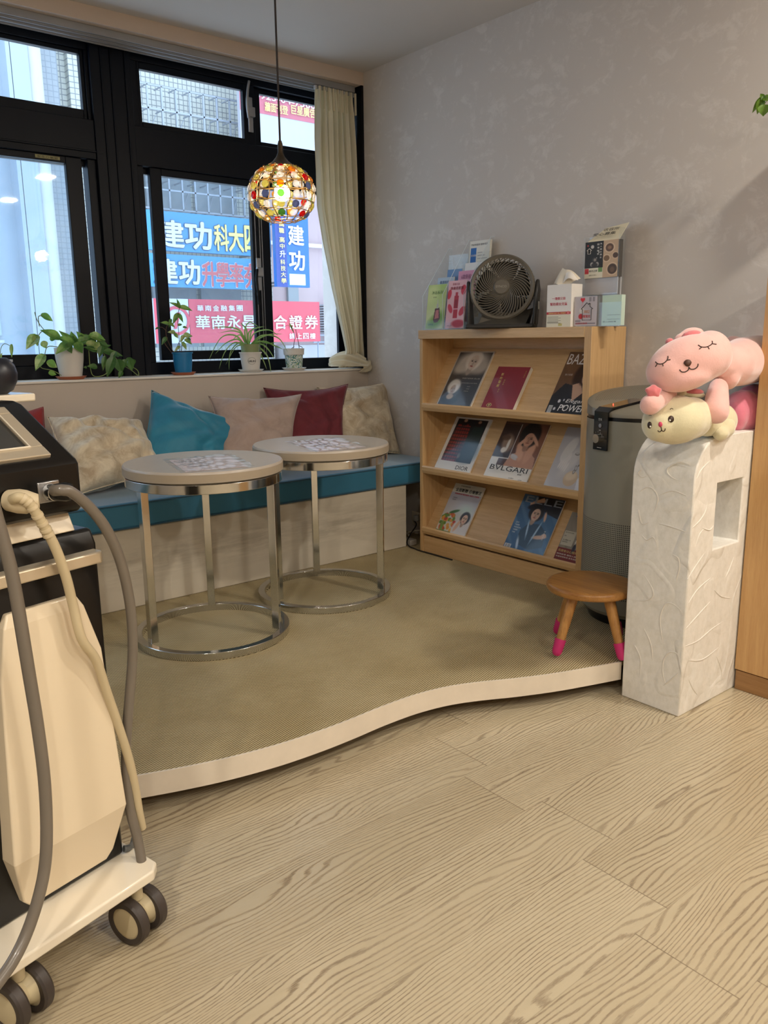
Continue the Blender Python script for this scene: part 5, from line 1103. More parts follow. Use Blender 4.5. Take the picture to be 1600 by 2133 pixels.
MB().cyl((0, 0, 0), (0, 0, 10), .13, 32).build('shaft', mat('column_concrete', rgb(184, 188, 190), .7, var=.08, scale=5, stretch=(1, 1, .3)), cl)  # pale concrete colour with vertically stretched mottling
# pink building right
b3 = thing('pink_building', 'dusty pink rendered building across the street at the right', 'building', (9, YO + .8, -1))
T = Matrix.Translation((-9, -YO - .8, 1))
MB().box((7.85, YO + .6, .95), (14, YO + 4, 9), T).build('wall', M_PINKW, b3, smooth=False)
MB().box((7.95, YO + .3, -1), (14, YO + 4, .95), T).build('podium', M_CONC, b3, smooth=False)
for x, z in ((8.20, 2.25), (8.20, 1.70)): MB().box((x, YO + .54, z), (x + .22, YO + .61, z + .42), T).build('window', M_DARKW, b3, smooth=False)
MB().box((7.85, YO + .5, 2.66), (14, YO + .6, 2.72), T).build('ledge', mat('white_ledge', rgb(214, 208, 214), .7), b3, smooth=False)
mb = MB()
for k in range(12): mb.box((8.9, YO + .4, 1.15 + k * .045), (9.3, YO + .6, 1.175 + k * .045), T)
mb.build('louvre', mat('grey_louvre', rgb(170, 176, 184), .5), b3, smooth=False)
rl = thing('roof_railing', 'thin metal railing on the low roof right of the red banner', 'railing', (8.9, YO + .1, .9)); mb = MB(); T = Matrix.Translation((-8.9, -YO - .1, -.9))
for z in (1.12, 1.0): mb.tube([T @ V(8.4, YO + .1, z), T @ V(10, YO + .1, z)], .014, 6)
for x in (8.5, 8.8, 9.1, 9.4, 9.7): mb.tube([T @ V(x, YO + .1, .6), T @ V(x, YO + .1, 1.12)], .014, 6)
mb.build('rails', mat('railing_metal', rgb(130, 142, 160), .5), rl)
sc2 = MB().box((-8, YO + .2, -1.4), (16, YO + 6, -1)).build('street_base', M_CONC, None, smooth=False); struct(sc2)
# signs
def board(name, label, x0, x1, z0, z1, y, m, frame=True):
    t = thing(name, label, 'sign', ((x0 + x1) / 2, y, z0)); O = Matrix.Translation((-(x0 + x1) / 2, -y, -z0))
    MB().box((x0, y, z0), (x1, y + .08, z1), O).build('panel', m, t, smooth=False); return t, O
def stxt(t, O, s, x, z, y, hgt, c, wid=None, bold=.03, out=None, name='lettering'):
    M = O @ frame_M((x, y - .006, z), (1, 0, 0), (0, 0, 1))
    if out:
        mb = MB(); text_geo(mb, s, 1, M @ Matrix.Translation((0, 0, .0)), bold=bold + .035, hgt=hgt * 1.05, wid=wid); mb.build('outline', out, t, smooth=False)
    mb = MB(); text_geo(mb, s, 1, M @ Matrix.Translation((hgt * .02, hgt * .02, .012)), bold=bold, hgt=hgt, wid=wid); mb.build(name, c, t, smooth=False)
SB = mat('sky_blue_banner', rgb(58, 132, 184), .5, var=.03, scale=2); SW = mat('banner_white', rgb(196, 204, 214), .6); SY = mat('banner_pale_yellow', rgb(214, 204, 124), .6); SN = mat('banner_navy', rgb(60, 84, 120), .6); SR = mat('banner_brick_red', rgb(176, 84, 92), .6)
def sbx(x0, x1, y0, y1, Y): a = aty(x0, y1, Y); b_ = aty(x1, y0, Y); return a.x, b_.x, aty((x0 + x1) / 2, y1, Y).z, aty((x0 + x1) / 2, y0, Y).z
def brackets(t, O, x0, x1, z0, z1, y):
    for x in (x0 + .1, x1 - .13):
        for z in (z0 + .06, z1 - .1): MB().box((x, y + .08, z), (x + .03, YO + .61, z + .03), O).build('bracket', M_STEEL, t, smooth=False)
def chars(t, O, y, lst, out=None):
    for s, x0, x1, ya, yb, c, bold in lst:
        X0_, X1_, Z0_, Z1_ = sbx(x0, x1, ya, yb, y)
        M = O @ frame_M((X0_, y - .006, Z0_), (1, 0, 0), (0, 0, 1))
        def put(bd, dz, m, nm):
            mb = MB(); text_geo(mb, s, 1, M @ Matrix.Translation((0, 0, dz)), bold=bd, wid=(X1_ - X0_) * .92, hgt=(Z1_ - Z0_) * .92); mb.build(nm, m, t, smooth=False)
        if out: put(bold + .045, 0, out[0] if c is not SR else out[1], 'outline')
        put(bold, .014, c, 'character')
y = YO - .3
X0_, X1_, Z0_, Z1_ = sbx(300, 562, 445, 530, y); t, O = board('shop_banner', 'upper sky blue school banner with white and pale yellow characters', X0_, X1_, Z0_ + .02, Z1_ - .02, y, SB); brackets(t, O, X0_, X1_, Z0_, Z1_, y)
chars(t, O, y, [('建', 326, 384, 455, 515, SW, .045), ('功', 387, 442, 459, 519, SW, .05), ('科', 447, 476, 464, 522, SY, .04), ('大', 477, 507, 466, 524, SY, .045), ('四', 510, 540, 468, 524, SY, .045), ('技', 543, 560, 470, 526, SY, .04)], (SN, SW))
X0_, X1_, Z0_, Z1_ = sbx(300, 562, 531, 603, y); t, O = board('shop_banner', 'lower sky blue school banner with brick red characters', X0_, X1_, Z0_ + .02, Z1_ - .02, y, SB); brackets(t, O, X0_, X1_, Z0_, Z1_, y)
chars(t, O, y, [('建', 322, 370, 536, 591, SW, .045), ('功', 374, 417, 538, 592, SW, .05), ('升', 422, 450, 542, 596, SR, .045), ('學', 451, 478, 543, 597, SR, .03), ('率', 479, 507, 544, 598, SR, .03), ('夯', 509, 537, 546, 600, SR, .04)], (SN, SW))
RBN = mat('rose_red_banner', rgb(188, 70, 88), .5, var=.03, scale=2); y = YO - .35
X0_, X1_, Z0_, Z1_ = sbx(398, 665, 626, 712, y); Z0_, Z1_ = aty(530, 713, y).z, aty(530, 626, y).z
t, O = board('shop_banner', 'wide rose red securities company banner with white characters', X0_, X1_, Z0_, Z1_, y, RBN); brackets(t, O, X0_, X1_, Z0_, Z1_, y)
chars(t, O, y, [(s, 408 + i * 32.4, 437 + i * 32.2, 655, 685, SW, .03) for i, s in enumerate('華南永昌綜合證券')])
chars(t, O, y, [(s, 410 + i * 16.4, 423 + i * 16.4, 635, 648, SW, .02) for i, s in enumerate('華南金融集團')])
chars(t, O, y, [(s, 602 + i * 14.2, 614 + i * 14.2, 693, 706, SW, .02) for i, s in enumerate('請上四樓')])
Xl = aty(322, 660, y).x
t, O = board('logo_sign', 'white sign with a red ring emblem left of the rose red banner', Xl, X0_ - .01, Z0_, Z1_, y, mat('white_sign_panel', rgb(184, 190, 202), .5)); brackets(t, O, Xl, X0_, Z0_, Z1_, y)
ec = aty(368, 668, y)
MB().lathe([(.17, 0), (.215, 0), (.215, .01), (.17, .01), (.17, 0)], 40, O @ Matrix.Translation((ec.x, y - .002, ec.z)) @ Matrix.Rotation(rad(90), 4, 'X'), cap=False).build('ring_emblem', RBN, t)
MB().prism([O @ V(ec.x - .06, y - .008, ec.z - .12), O @ V(ec.x - .01, y - .008, ec.z - .12), O @ V(ec.x + .07, y - .008, ec.z + .12), O @ V(ec.x + .01, y - .008, ec.z + .12)], (0, -.005, 0)).build('emblem_stroke', RBN, t, smooth=False)
MB().box((Xl, y - .006, Z0_), (Xl + .13, y, Z1_), O).build('red_edge', RBN, t, smooth=False)
y = YO - .5; X0_, X1_, Z0_, Z1_ = sbx(577, 641, 440, 598, y)
t, O = board('vertical_sign', 'tall royal blue projecting sign with two large white characters', X0_, X1_, Z0_, Z1_, y, mat('royal_blue_sign', rgb(28, 96, 168), .4, var=.02)); brackets(t, O, X0_, X1_, Z0_, Z1_, y)
xs_ = aty(597, 520, y).x; MB().box((X0_, y - .006, Z0_), (xs_, y - .001, Z1_), O).build('navy_strip', mat('navy_strip', rgb(40, 66, 140), .5), t, smooth=False)
MB().box((aty(603, 580, y).x, y - .006, aty(620, 594, y).z), (aty(636, 580, y).x, y - .001, aty(620, 571, y).z), O).build('white_plate', mat('pale_blue_plate', rgb(196, 214, 236), .5), t, smooth=False)
chars(t, O, y, [('建', 600, 633, 467, 511, SW, .045), ('功', 602, 635, 520, 563, SW, .05)])
chars(t, O, y - .006, [('高', 580, 591, 462, 472, SY, .02), ('職', 580, 591, 474, 486, SY, .02), ('高', 581, 592, 493, 505, SY, .02), ('中', 582, 592, 507, 518, SY, .02), ('升', 582, 594, 521, 536, SW, .04), ('科', 583, 593, 540, 551, SY, .02), ('技', 584, 594, 553, 564, SY, .02), ('大', 584, 595, 566, 577, SY, .02), ('學', 585, 596, 579, 590, SY, .02)])
y = YO - .2; X0_, X1_ = aty(500, 230, y).x, aty(690, 230, y).x; Z0_, Z1_ = 3.7, 5.2
t, O = board('billboard', 'billboard with a plum band and pale lettering seen through the right transom', X0_, X1_, Z0_, Z1_, y, mat('pale_lilac_board', rgb(168, 170, 180), .6, var=.03)); brackets(t, O, X0_, X1_, Z0_, Z1_, y)
MB().box((X0_, y - .006, aty(595, 246, y).z), (X1_, y, aty(595, 196, y).z), O).build('plum_band', mat('plum_band', rgb(176, 96, 112), .6), t, smooth=False)
chars(t, O, y - .006, [('0923-04-7560', 530, 665, 202, 217, SW, .03), ('牆面刊登', 551, 602, 216, 236, SY, .03), ('巨星廣告', 606, 660, 222, 243, SY, .03)])
# ------------------------------------------------------------------ trolley machine at the left
MA = rad(15.5); MO = V(.47, 1.33, 0); MU = V(math.cos(MA), math.sin(MA), 0); MN = V(math.sin(MA), -math.cos(MA), 0)
def onm(px, py, off=0):
    """point of the machine's front plane (moved out by off) in the machine's own coordinates"""
    d = ray(px, py); P0 = MO + MN * off; t = (P0 - CAM).dot(MN) / d.dot(MN); q = CAM + d * t; return V((q - MO).dot(MU), -off, q.z)
mc = thing('trolley_machine', 'black and cream beauty treatment machine on a wheeled trolley, left foreground', 'machine', (MO.x, MO.y, 0), MA)
M_BLKG = mat('satin_black_plastic', rgb(11, 9, 8), .32, var=.05, spec=.4); M_CRM = mat('cream_gloss_plastic', rgb(228, 212, 184), .3, var=.02, scale=3, coat=.2)
M_WHT = mat('white_gloss_plastic', rgb(236, 226, 206), .2, var=.02, scale=3, coat=.4); M_SILV = mat('champagne_metal', rgb(214, 200, 176), .35, .6, var=.03)
# base plate with chamfered corner
MB().prism([(-.30, -.085, .113), (-.002, -.085, .113), (.018, -.068, .113), (.022, .0, .113), (.022, .33, .113), (-.30, .33, .113)], (0, 0, .020)).build('base_plate', M_WHT, mc, bevel=.004, seg=3)
# body
MB().prism([(-.262, 0, .134), (-.262, -.0, .72), (-.262, .012, .745), (-.262, .30, .745), (-.262, .30, .134)], (.262, 0, 0)).build('body', M_BLKG, mc, bevel=.006, seg=3)
MB().prism([(-.262, .012, .7455), (-.262, .028, .7775), (-.262, .29, .7775), (-.262, .29, .7455)], (.232, 0, 0)).build('neck_band', M_CRM, mc, bevel=.002)
# console with sloping top
con = [(.010, .778), (.0, .786), (.0, .858), (.006, .866), (.145, .948), (.165, .953), (.30, .953), (.30, .778)]
MB().prism([(-.285, y, z) for y, z in con], (.266, 0, 0)).build('console', M_BLKG, mc, bevel=.006, seg=3)
sl0 = V(0, .006, .866); sl1 = V(0, .145, .948); sd_ = (sl1 - sl0).normalized(); sn = V(0, -sd_.z, sd_.y); SLn = (sl1 - sl0).length
def onsl(x, t, h=0): return V(x, 0, 0) + sl0 + sd_ * t + sn * h
bz = MB()
ox0, ox1, t0, t1 = -.245, -.060, .010, SLn - .012; ix0, ix1, i0, i1 = -.222, -.083, .034, SLn - .032
def fr4(a, b_, c, d_, h0, h1):
    pass
for (xa, xb, ta, tb) in ((ox0, ox1, t0, i0), (ox0, ox1, i1, t1), (ox0, ix0, i0, i1), (ix1, ox1, i0, i1)):
    bz.add([onsl(xa, ta, -.002), onsl(xb, ta, -.002), onsl(xb, tb, -.002), onsl(xa, tb, -.002), onsl(xa, ta, .006), onsl(xb, ta, .006), onsl(xb, tb, .006), onsl(xa, tb, .006)],
           [(0, 3, 2, 1), (4, 5, 6, 7), (0, 1, 5, 4), (1, 2, 6, 5), (2, 3, 7, 6), (3, 0, 4, 7)])
bz.build('screen_bezel', M_SILV, mc, smooth=False, bevel=.0015)
MB().add([onsl(ix0, i0, .0015), onsl(ix1, i0, .0015), onsl(ix1, i1, .0015), onsl(ix0, i1, .0015)], [(0, 1, 2, 3)]).build('screen', mat('switched_off_screen', rgb(58, 58, 56), .15), mc, smooth=False)
mb = MB()
rim_ = [onsl(ix0, i0, .007), onsl(ix1, i0, .007), onsl(ix1, i1, .007), onsl(ix0, i1, .007)]
mb.tube(rim_, .0018, 6, closed=True).build('screen_rim', M_WHT, mc)
# faceted front panel
c = -.115
def sym(x): return 2 * c - x
out = [(-.055, .645), (-.045, .625), (-.026, .546), (-.009, .25), (-.028, .165), (-.042, .148)]
pl_ = [(x, z) for x, z in out] + [(sym(x), z) for x, z in reversed(out)]
fy = {.645: -.010, .625: -.016, .546: -.026, .25: -.034, .165: -.012, .148: -.008}
vs = [(x, fy[z], z) for x, z in pl_]; n = len(vs); vs += [(x, .004, z) for x, z in pl_]
fs = [(i, (i + 1) % n, n + (i + 1) % n, n + i) for i in range(n)]
for k in range(len(out) - 1): fs.append((k, k + 1, n - 2 - k, n - 1 - k))
MB().add(vs, fs).build('front_panel', M_CRM, mc, bevel=.003, seg=3, ang=8)
# handle bar
hb = MB().prism([(-.235, -.028, .692), (-.012, -.028, .692), (-.007, -.022, .692), (-.007, .0, .692), (-.235, .0, .692)], (0, 0, .020)).build('handle', M_SILV, mc, bevel=.003, seg=3)
# sockets and plugs
def socket(px, py, r, m):
    p = onm(px, py, 0); s = MB().box((p.x - .019, -.003, p.z - .017), (p.x + .019, .001, p.z + .017)).build('socket_flange', M_STEEL, mc, bevel=.002)
    MB().cyl((p.x, -.003, p.z), (p.x, -.020, p.z), .0135, 24).build('socket_ring', M_CHROME, s, bevel=.001); return p
p = socket(101, 1024, .012, None)
MB().tube([V(p.x + .001, -.016, p.z), V(p.x + .008, -.034, p.z + .002), V(p.x + .013, -.040, p.z + .001)], [.0135, .0150, .0135], 24).build('black_coupling', M_BLK, mc, ang=50)
p2 = onm(32, 1040, 0); MB().tube([V(p2.x - .010, -.001, p2.z), V(p2.x - .006, -.018, p2.z), V(p2.x + .0, -.030, p2.z - .001), V(p2.x + .014, -.040, p2.z - .001)], [.0165, .0185, .018, .0105], 24).build('cream_plug', mat('cream_rubber', rgb(206, 190, 158), .45, var=.02), mc, ang=50)
# tall grey hose from the coupling
M_HOSE = mat('grey_brown_rubber_hose', rgb(112, 104, 94), .35, var=.03, coat=.3); M_HOSE2 = mat('cream_rubber_hose', rgb(196, 180, 146), .45, var=.03)
def hose(name, pts, r, m, n=8):
    q = spline([onm(*a) for a in pts], n); return MB().tube(q, r, 14).build(name, m, mc)
hose('grey_hose', [(112, 1022, .034), (122, 1021, .046), (132, 1021, .051), (150, 1026, .052), (185, 1055, .052), (220, 1100, .050), (248, 1160, .045), (266, 1230, .04), (275, 1300, .035), (276, 1370, .03), (270, 1450, .025), (264, 1530, .02), (263, 1600, .018), (270, 1680, .02), (286, 1745, .03), (296, 1800, .045), (294, 1850, .00), (290, 1850, -.06)][:16], .0088, M_HOSE)
hose('cream_hose', [(26, 1040, .026), (34, 1037, .036), (44, 1037, .041), (62, 1050, .045), (88, 1090, .046), (115, 1140, .044), (137, 1200, .040), (152, 1260, .036), (170, 1330, .042), (200, 1375, .040), (222, 1440, .034), (246, 1510, .030), (268, 1580, .028), (281, 1640, .024), (289, 1690, .022), (296, 1725, .020)], .0078, M_HOSE2)
mb = MB(); q = spline([onm(*a) for a in [(42, 1036, .040), (62, 1050, .045), (88, 1090, .046), (102, 1116, .045)]], 5)
for k in range(2, len(q) - 1, 2): d = (q[k + 1] - q[k - 1]).normalized() * .0026; mb.tube([q[k] - d, q[k] + d], .0088, 16)
mb.build('strain_relief', MATS['cream_rubber'], mc)
hose('front_grey_hose', [(-25, 1000, .075), (-12, 1060, .085), (8, 1130, .090), (26, 1200, .092), (42, 1290, .094), (60, 1400, .095), (78, 1510, .096), (92, 1620, .097), (97, 1720, .098), (94, 1800, .10), (80, 1870, .105), (55, 1945, .11), (22, 2010, .118), (-30, 2080, .125)], .0092, M_HOSE)
MB().tube(spline([onm(258, 1768, .0), onm(268, 1766, .0), onm(276, 1760, -.02), onm(280, 1745, -.05)], 5), .006, 10).build('hose_loop', mat('slate_rubber', rgb(96, 100, 100), .4), mc)
# casters
M_TYRE = mat('dark_brown_rubber_tyre', rgb(62, 54, 50), .5, var=.04); M_HUB = mat('cream_wheel_hub', rgb(196, 182, 148), .45, var=.03)
def caster(x, y, sw=10):
    M = Matrix.Translation((x, y, 0)) @ Matrix.Rotation(rad(sw), 4, 'Z'); r = .0425
    b_ = MB().cyl(M @ V(0, .0, .075), M @ V(0, .0, .1129), .011, 20).cyl(M @ V(0, 0, .105), M @ V(0, 0, .1129), .018, 20).build('caster_stem', M_HUB, mc)
    MB().lathe([(.0001, -.020), (.022, -.020), (.030, -.014), (.022, 0), (.030, .014), (.022, .020), (.0001, .020)], 32, M @ Matrix.Translation((0, 0, r + .006)) @ Matrix.Rotation(rad(90), 4, 'Y'), cap=False).build('yoke', M_HUB, b_)
    for s in (-1, 1):
        W = M @ Matrix.Translation((s * .0225, 0, r + .0003)) @ Matrix.Rotation(rad(90), 4, 'Y')
        w = MB().lathe([(.030, -.010), (r - .003, -.010), (r, -.006), (r, .006), (r - .003, .010), (.030, .010), (.030, -.010)], 48, W, cap=False).build('wheel', M_TYRE, mc)
        MB().lathe([(.0001, -.0095), (.024, -.0098), (.031, -.0075), (.031, .0075), (.024, .0098), (.0001, .0095)], 48, W, cap=False).build('hub_cap', M_HUB, w)
caster(-.018, -.052, 8); caster(-.245, -.050, 8); caster(-.018, .27, -20); caster(-.245, .27, 30)
# holder tray behind the console and the dark round pot
q = onm(42, 829, -.25)
MB().prism([(-.32, .20, q.z - .004), (q.x, .20, q.z - .004), (q.x + .004, .215, q.z - .004), (q.x + .004, .30, q.z - .004), (-.32, .30, q.z - .004)], (0, 0, .014)).build('top_tray', M_WHT, mc, bevel=.003)
MB().box((-.28, .22, .953), (-.15, .29, q.z - .0045)).build('tray_post', M_WHT, mc)
ZTR = q.z + .0102
qq = onm(-14, 800, -.25); wq = mc.matrix_basis @ V(qq.x, .25, ZTR)
rp = thing('round_pot', 'dark navy rounded pot at the left edge, standing on the machine tray', 'pot', tuple(wq))
rp.location = (MO.x + MU.x * qq.x - MN.x * .25, MO.y + MU.y * qq.x - MN.y * .25, ZTR)
MB().lathe([(.0001, 0), (.022, 0), (.032, .006), (.040, .022), (.0415, .036), (.038, .050), (.030, .060), (.026, .063), (.0001, .063)], 48, cap=False).build('pot_body', mat('navy_glaze', rgb(18, 22, 34), .35, var=.1), rp)
# ------------------------------------------------------------------ plants on the sill
M_TERRA = mat('terracotta', rgb(176, 104, 72), .7, var=.08, scale=20); M_PWHITE = mat('white_glazed_pot', rgb(214, 210, 204), .4, var=.03)
M_SOIL = mat('potting_soil', rgb(58, 44, 34), .95, var=.3, scale=60, bump=.5, bscale=200)
def m_leaf(name, c, c2, trans=.35, sc=30):
    t = NT(name); v = t.coord(); n = t.noise(v, sc, 3, .6); col = t.ramp(n, [(.42, c), (.62, c2)])
    t.link(col, t.b.inputs['Base Color']); t.set(Roughness=.35); tl = t.new('BsdfTranslucent'); t.link(t.mix(.5, col, rgb(170, 210, 90)), tl.inputs[0])
    mx = t.new('MixShader'); mx.inputs[0].default_value = trans; t.link(t.b.outputs[0], mx.inputs[1]); t.link(tl.outputs[0], mx.inputs[2]); t.link(mx.outputs[0], t.out.inputs[0]); return t.m
L_POTH = m_leaf('pothos_leaf', rgb(70, 118, 56), rgb(134, 168, 84), .3); L_VAR = m_leaf('variegated_leaf', rgb(110, 148, 70), rgb(190, 200, 140), .35); L_DARK = m_leaf('dark_leaf', rgb(52, 92, 44), rgb(78, 118, 60), .2)
L_SPI = m_leaf('spider_plant_blade', rgb(112, 144, 82), rgb(160, 184, 124), .3, 12); M_STEM = mat('green_stem', rgb(120, 136, 76), .6); M_BROWN = mat('brown_stem', rgb(82, 58, 46), .7)
def leaf(mb, p, tip, w, up=(-.35, -.8, .45), heart=True, droop=.15, fold=.25):
    p = Vector(p); tip = Vector(tip); a = tip - p; L = a.length; a.normalize(); s = a.cross(Vector(up)); s = s.normalized() if s.length > 1e-4 else a.orthogonal().normalized(); n_ = s.cross(a).normalized()
    prof = [(-.08 if heart else 0, .05), (0, .55 if heart else .2), (.15, .95 if heart else .62), (.32, 1.0 if heart else .95), (.5, .86 if heart else 1), (.68, .6 if heart else .8), (.85, .28 if heart else .42), (1.0, .01)]
    vs = []; NS = 4
    for t, ww in prof:
        c_ = p + a * (t * L) - n_ * (droop * L * t * t)
        for k in range(-NS, NS + 1):
            x = k / NS; vs.append(c_ + s * (x * w * .5 * ww) + n_ * (abs(x) * w * fold * ww) + (a * (-.08 * L * abs(x)) if heart and t <= 0 else V(0, 0, 0)))
    m = 2 * NS + 1; mb.add(vs, [(j * m + k, j * m + k + 1, (j + 1) * m + k + 1, (j + 1) * m + k) for j in range(len(prof) - 1) for k in range(m - 1)])
SZ = .9035; YP = 3.385
def saucer(t, O, r, m, h=.012): MB().lathe([(.0001, 0), (r * .78, 0), (r, h), (r * .97, h), (r * .76, .003), (.0001, .003)], 48, O, cap=False).build('saucer', m, t)
def potted(name, label, x, y, sr, sm, prof, pm, pname='pot'):
    t = thing(name, label, 'plant', (x, y, SZ)); O = Matrix.Translation((0, 0, 0))
    saucer(t, O, sr, sm); MB().lathe([(r, z + .0035) for r, z in prof], 56, O, cap=False).build(pname, pm, t, ang=50); return t
def leafset(t, name, m, specs, Y, toff, wscale=1, **k):
    """specs: base px, tip px, width, dY base, dY tip -> each leaf its own mesh"""
    for (bx_, by_, tx_, ty_, w, d0, d1) in specs:
        mb = MB(); p = aty(bx_, by_, Y + d0) - toff; q = aty(tx_, ty_, Y + d1) - toff
        leaf(mb, p, q, w * wscale, **k); o = mb.build(name, m, t)
def stems(t, lst, Y, toff, r, m, name='stem'):
    mb = MB()
    for pts in lst: mb.tube(spline([aty(a, b_, Y + d) - toff for a, b_, d in pts], 6), r, 6)
    mb.build(name, m, t)
# pothos
P0 = aty(145, 785, YP); X0p = P0.x
t = potted('potted_pothos', 'trailing pothos in a white tapered pot on a terracotta saucer, on the sill', X0p, YP - .02, .060, M_TERRA,
           [(.0001, .001), (.041, 0), (.046, .03), (.053, .075), (.056, .118), (.0575, .121), (.054, .121), (.051, .105), (.0001, .105)], M_PWHITE)
toff = V(X0p, YP - .02, SZ); MB().lathe([(.0001, .1095), (.050, .1085)], 24, cap=False).build('soil', M_SOIL, t)
YY = YP - .02
stems(t, [[(150, 722, 0), (120, 705, -.02), (95, 690, -.03), (78, 668, -.03), (72, 650, -.03)], [(148, 722, 0), (112, 700, -.03), (88, 690, -.03), (72, 715, -.04)], [(130, 725, -.03), (100, 722, -.05), (92, 745, -.055), (85, 765, -.055), (110, 772, -.055), (128, 782, -.055)],
          [(160, 722, 0), (190, 725, -.01), (205, 735, -.02), (225, 728, -.02), (240, 745, -.03), (255, 760, -.04), (272, 770, -.045), (288, 782, -.05), (287, 772, -.05), (277, 765, -.05)],
          [(185, 730, -.03), (188, 765, -.05), (195, 783, -.06), (215, 782, -.06), (230, 770, -.06)], [(200, 728, -.02), (218, 740, -.03), (215, 770, -.05)], [(150, 722, 0), (140, 700, 0), (125, 690, 0)], [(82, 680, -.03), (80, 660, -.04), (88, 658, -.04)]], YY, toff, .0016, M_STEM)
A_ = [(88, 657, 112, 668, .022, -.03, -.03), (120, 703, 86, 686, .030, -.03, -.04), (108, 708, 122, 692, .020, -.02, -.02), (150, 715, 118, 700, .026, -.02, -.03), (142, 718, 116, 735, .030, -.05, -.07), (152, 715, 124, 688, .024, .0, .0), (155, 715, 148, 690, .026, 0, 0), (160, 716, 172, 735, .030, -.05, -.07), (165, 712, 186, 706, .026, -.01, -.02), (175, 710, 160, 690, .024, .01, .01), (172, 714, 205, 697, .030, -.01, -.02)]
leafset(t, 'leaf', L_POTH, A_, YY, toff, 1.3)
A2 = [(76, 702, 54, 725, .034, -.03, -.05), (74, 700, 78, 720, .022, -.03, -.05), (90, 712, 96, 726, .022, -.04, -.04), (90, 742, 73, 770, .030, -.05, -.06), (100, 755, 120, 765, .026, -.055, -.06), (103, 777, 118, 780, .018, -.055, -.06), (190, 700, 222, 707, .030, -.02, -.02), (183, 716, 210, 728, .030, -.03, -.04), (205, 722, 192, 712, .022, -.03, -.03)]
leafset(t, 'leaf', L_VAR, A2, YY, toff, 1.3)
A3 = [(200, 730, 232, 716, .026, -.03, -.03), (215, 730, 250, 742, .026, -.03, -.04), (218, 745, 214, 772, .018, -.04, -.05), (200, 765, 182, 762, .022, -.06, -.06), (235, 748, 222, 785, .034, -.06, -.07), (225, 735, 258, 740, .022, -.03, -.04), (246, 752, 254, 778, .038, -.06, -.07), (268, 748, 276, 772, .032, -.05, -.06), (254, 775, 247, 787, .018, -.07, -.07), (196, 730, 176, 722, .022, -.04, -.05), (262, 752, 252, 770, .026, -.05, -.06), (180, 766, 174, 765, .01, -.06, -.06), (276, 750, 280, 760, .02, -.05, -.05)]
A3 += [(140, 718, 150, 736, .026, -.06, -.07), (158, 712, 140, 700, .024, 0, 0), (168, 708, 182, 694, .022, 0, .01), (205, 712, 228, 722, .024, -.02, -.03), (240, 735, 228, 752, .02, -.04, -.05), (212, 724, 206, 744, .024, -.04, -.05), (190, 706, 196, 722, .024, -.02, -.03)]
leafset(t, 'leaf', L_DARK, A3, YY, toff, 1.15)
# blue pot
P0 = aty(376, 776, YP); t = potted('potted_sweet_potato_vine', 'upright leafy plant in a bright blue pot on a terracotta saucer', P0.x, YP - .03, .054, M_TERRA, [(.0001, .001), (.0345, 0), (.0400, .05), (.0415, .088), (.045, .088), (.045, .094), (.041, .094), (.039, .08), (.0001, .08)], mat('bright_blue_plastic', rgb(22, 116, 172), .4, var=.04))
toff = V(P0.x, YP - .03, SZ); MB().lathe([(.0001, .084), (.038, .083)], 24, cap=False).build('soil', M_SOIL, t); YY = YP - .03
stems(t, [[(374, 735, 0), (373, 700, 0), (370, 665, 0), (374, 640, 0)], [(362, 735, 0), (348, 705, -.01), (346, 685, -.01), (352, 672, -.01)], [(368, 735, 0), (372, 715, -.01), (384, 700, -.02)], [(358, 735, 0), (345, 718, .01), (340, 705, .01)], [(378, 735, 0), (380, 715, -.01), (392, 706, -.02)], [(347, 690, 0), (338, 682, 0), (328, 683, 0)]], YY, toff, .0014, M_BROWN)
leafset(t, 'leaf', L_POTH, [(374, 640, 356, 628, .018, 0, -.01), (374, 640, 369, 622, .014, 0, 0), (376, 640, 402, 644, .024, 0, -.02), (370, 655, 360, 672, .022, 0, -.02), (372, 655, 382, 670, .018, 0, -.02), (350, 675, 337, 670, .018, -.01, -.02), (352, 673, 366, 681, .016, -.01, -.02), (372, 678, 380, 674, .014, 0, 0), (382, 682, 392, 682, .012, 0, 0)], YY, toff, droop=.3)
leafset(t, 'leaf', L_VAR, [(384, 700, 402, 698, .028, -.02, -.03), (382, 700, 376, 712, .018, -.02, -.03), (364, 694, 352, 690, .022, -.01, -.02), (364, 696, 372, 704, .018, -.01, -.02), (386, 708, 402, 716, .020, -.02, -.03), (380, 714, 390, 728, .018, -.02, -.03), (374, 722, 364, 730, .014, -.01, -.02)], YY, toff, droop=.3)
leafset(t, 'leaf', L_DARK, [(346, 704, 337, 716, .020, 0, -.01), (330, 683, 323, 685, .010, 0, 0), (356, 666, 352, 680, .014, 0, -.01), (390, 705, 400, 708, .014, -.02, -.02)], YY, toff, droop=.3)
# spider plant
P0 = aty(521, 774, YP); t = potted('potted_spider_plant', 'spider plant in an olive inner pot set in a white pot lettered GARDEN', P0.x, YP - .01, .060, M_PWHITE, [(.0001, .001), (.039, 0), (.050, .082), (.053, .082), (.053, .088), (.050, .088), (.047, .07), (.0001, .07)], M_PWHITE)
toff = V(P0.x, YP - .01, SZ); YY = YP - .01
MB().lathe([(.040, .0745), (.0445, .128), (.042, .128), (.040, .116), (.0001, .116)], 48, cap=False).build('inner_pot', mat('olive_plastic', rgb(136, 148, 104), .45, var=.03), t, ang=50)
MB().lathe([(.0001, .119), (.040, .118)], 24, cap=False).build('soil', M_SOIL, t)
an_ = math.atan2(-YY, -P0.x); oval = MB(); lt = MB()
for k in range(1): pass
R1 = .0470
def oncone(a, z): r = .039 + (z / .082) * .011; b_ = an_ + .12 + a; return V((r + .0006) * math.cos(b_), (r + .0006) * math.sin(b_), z + .0035)
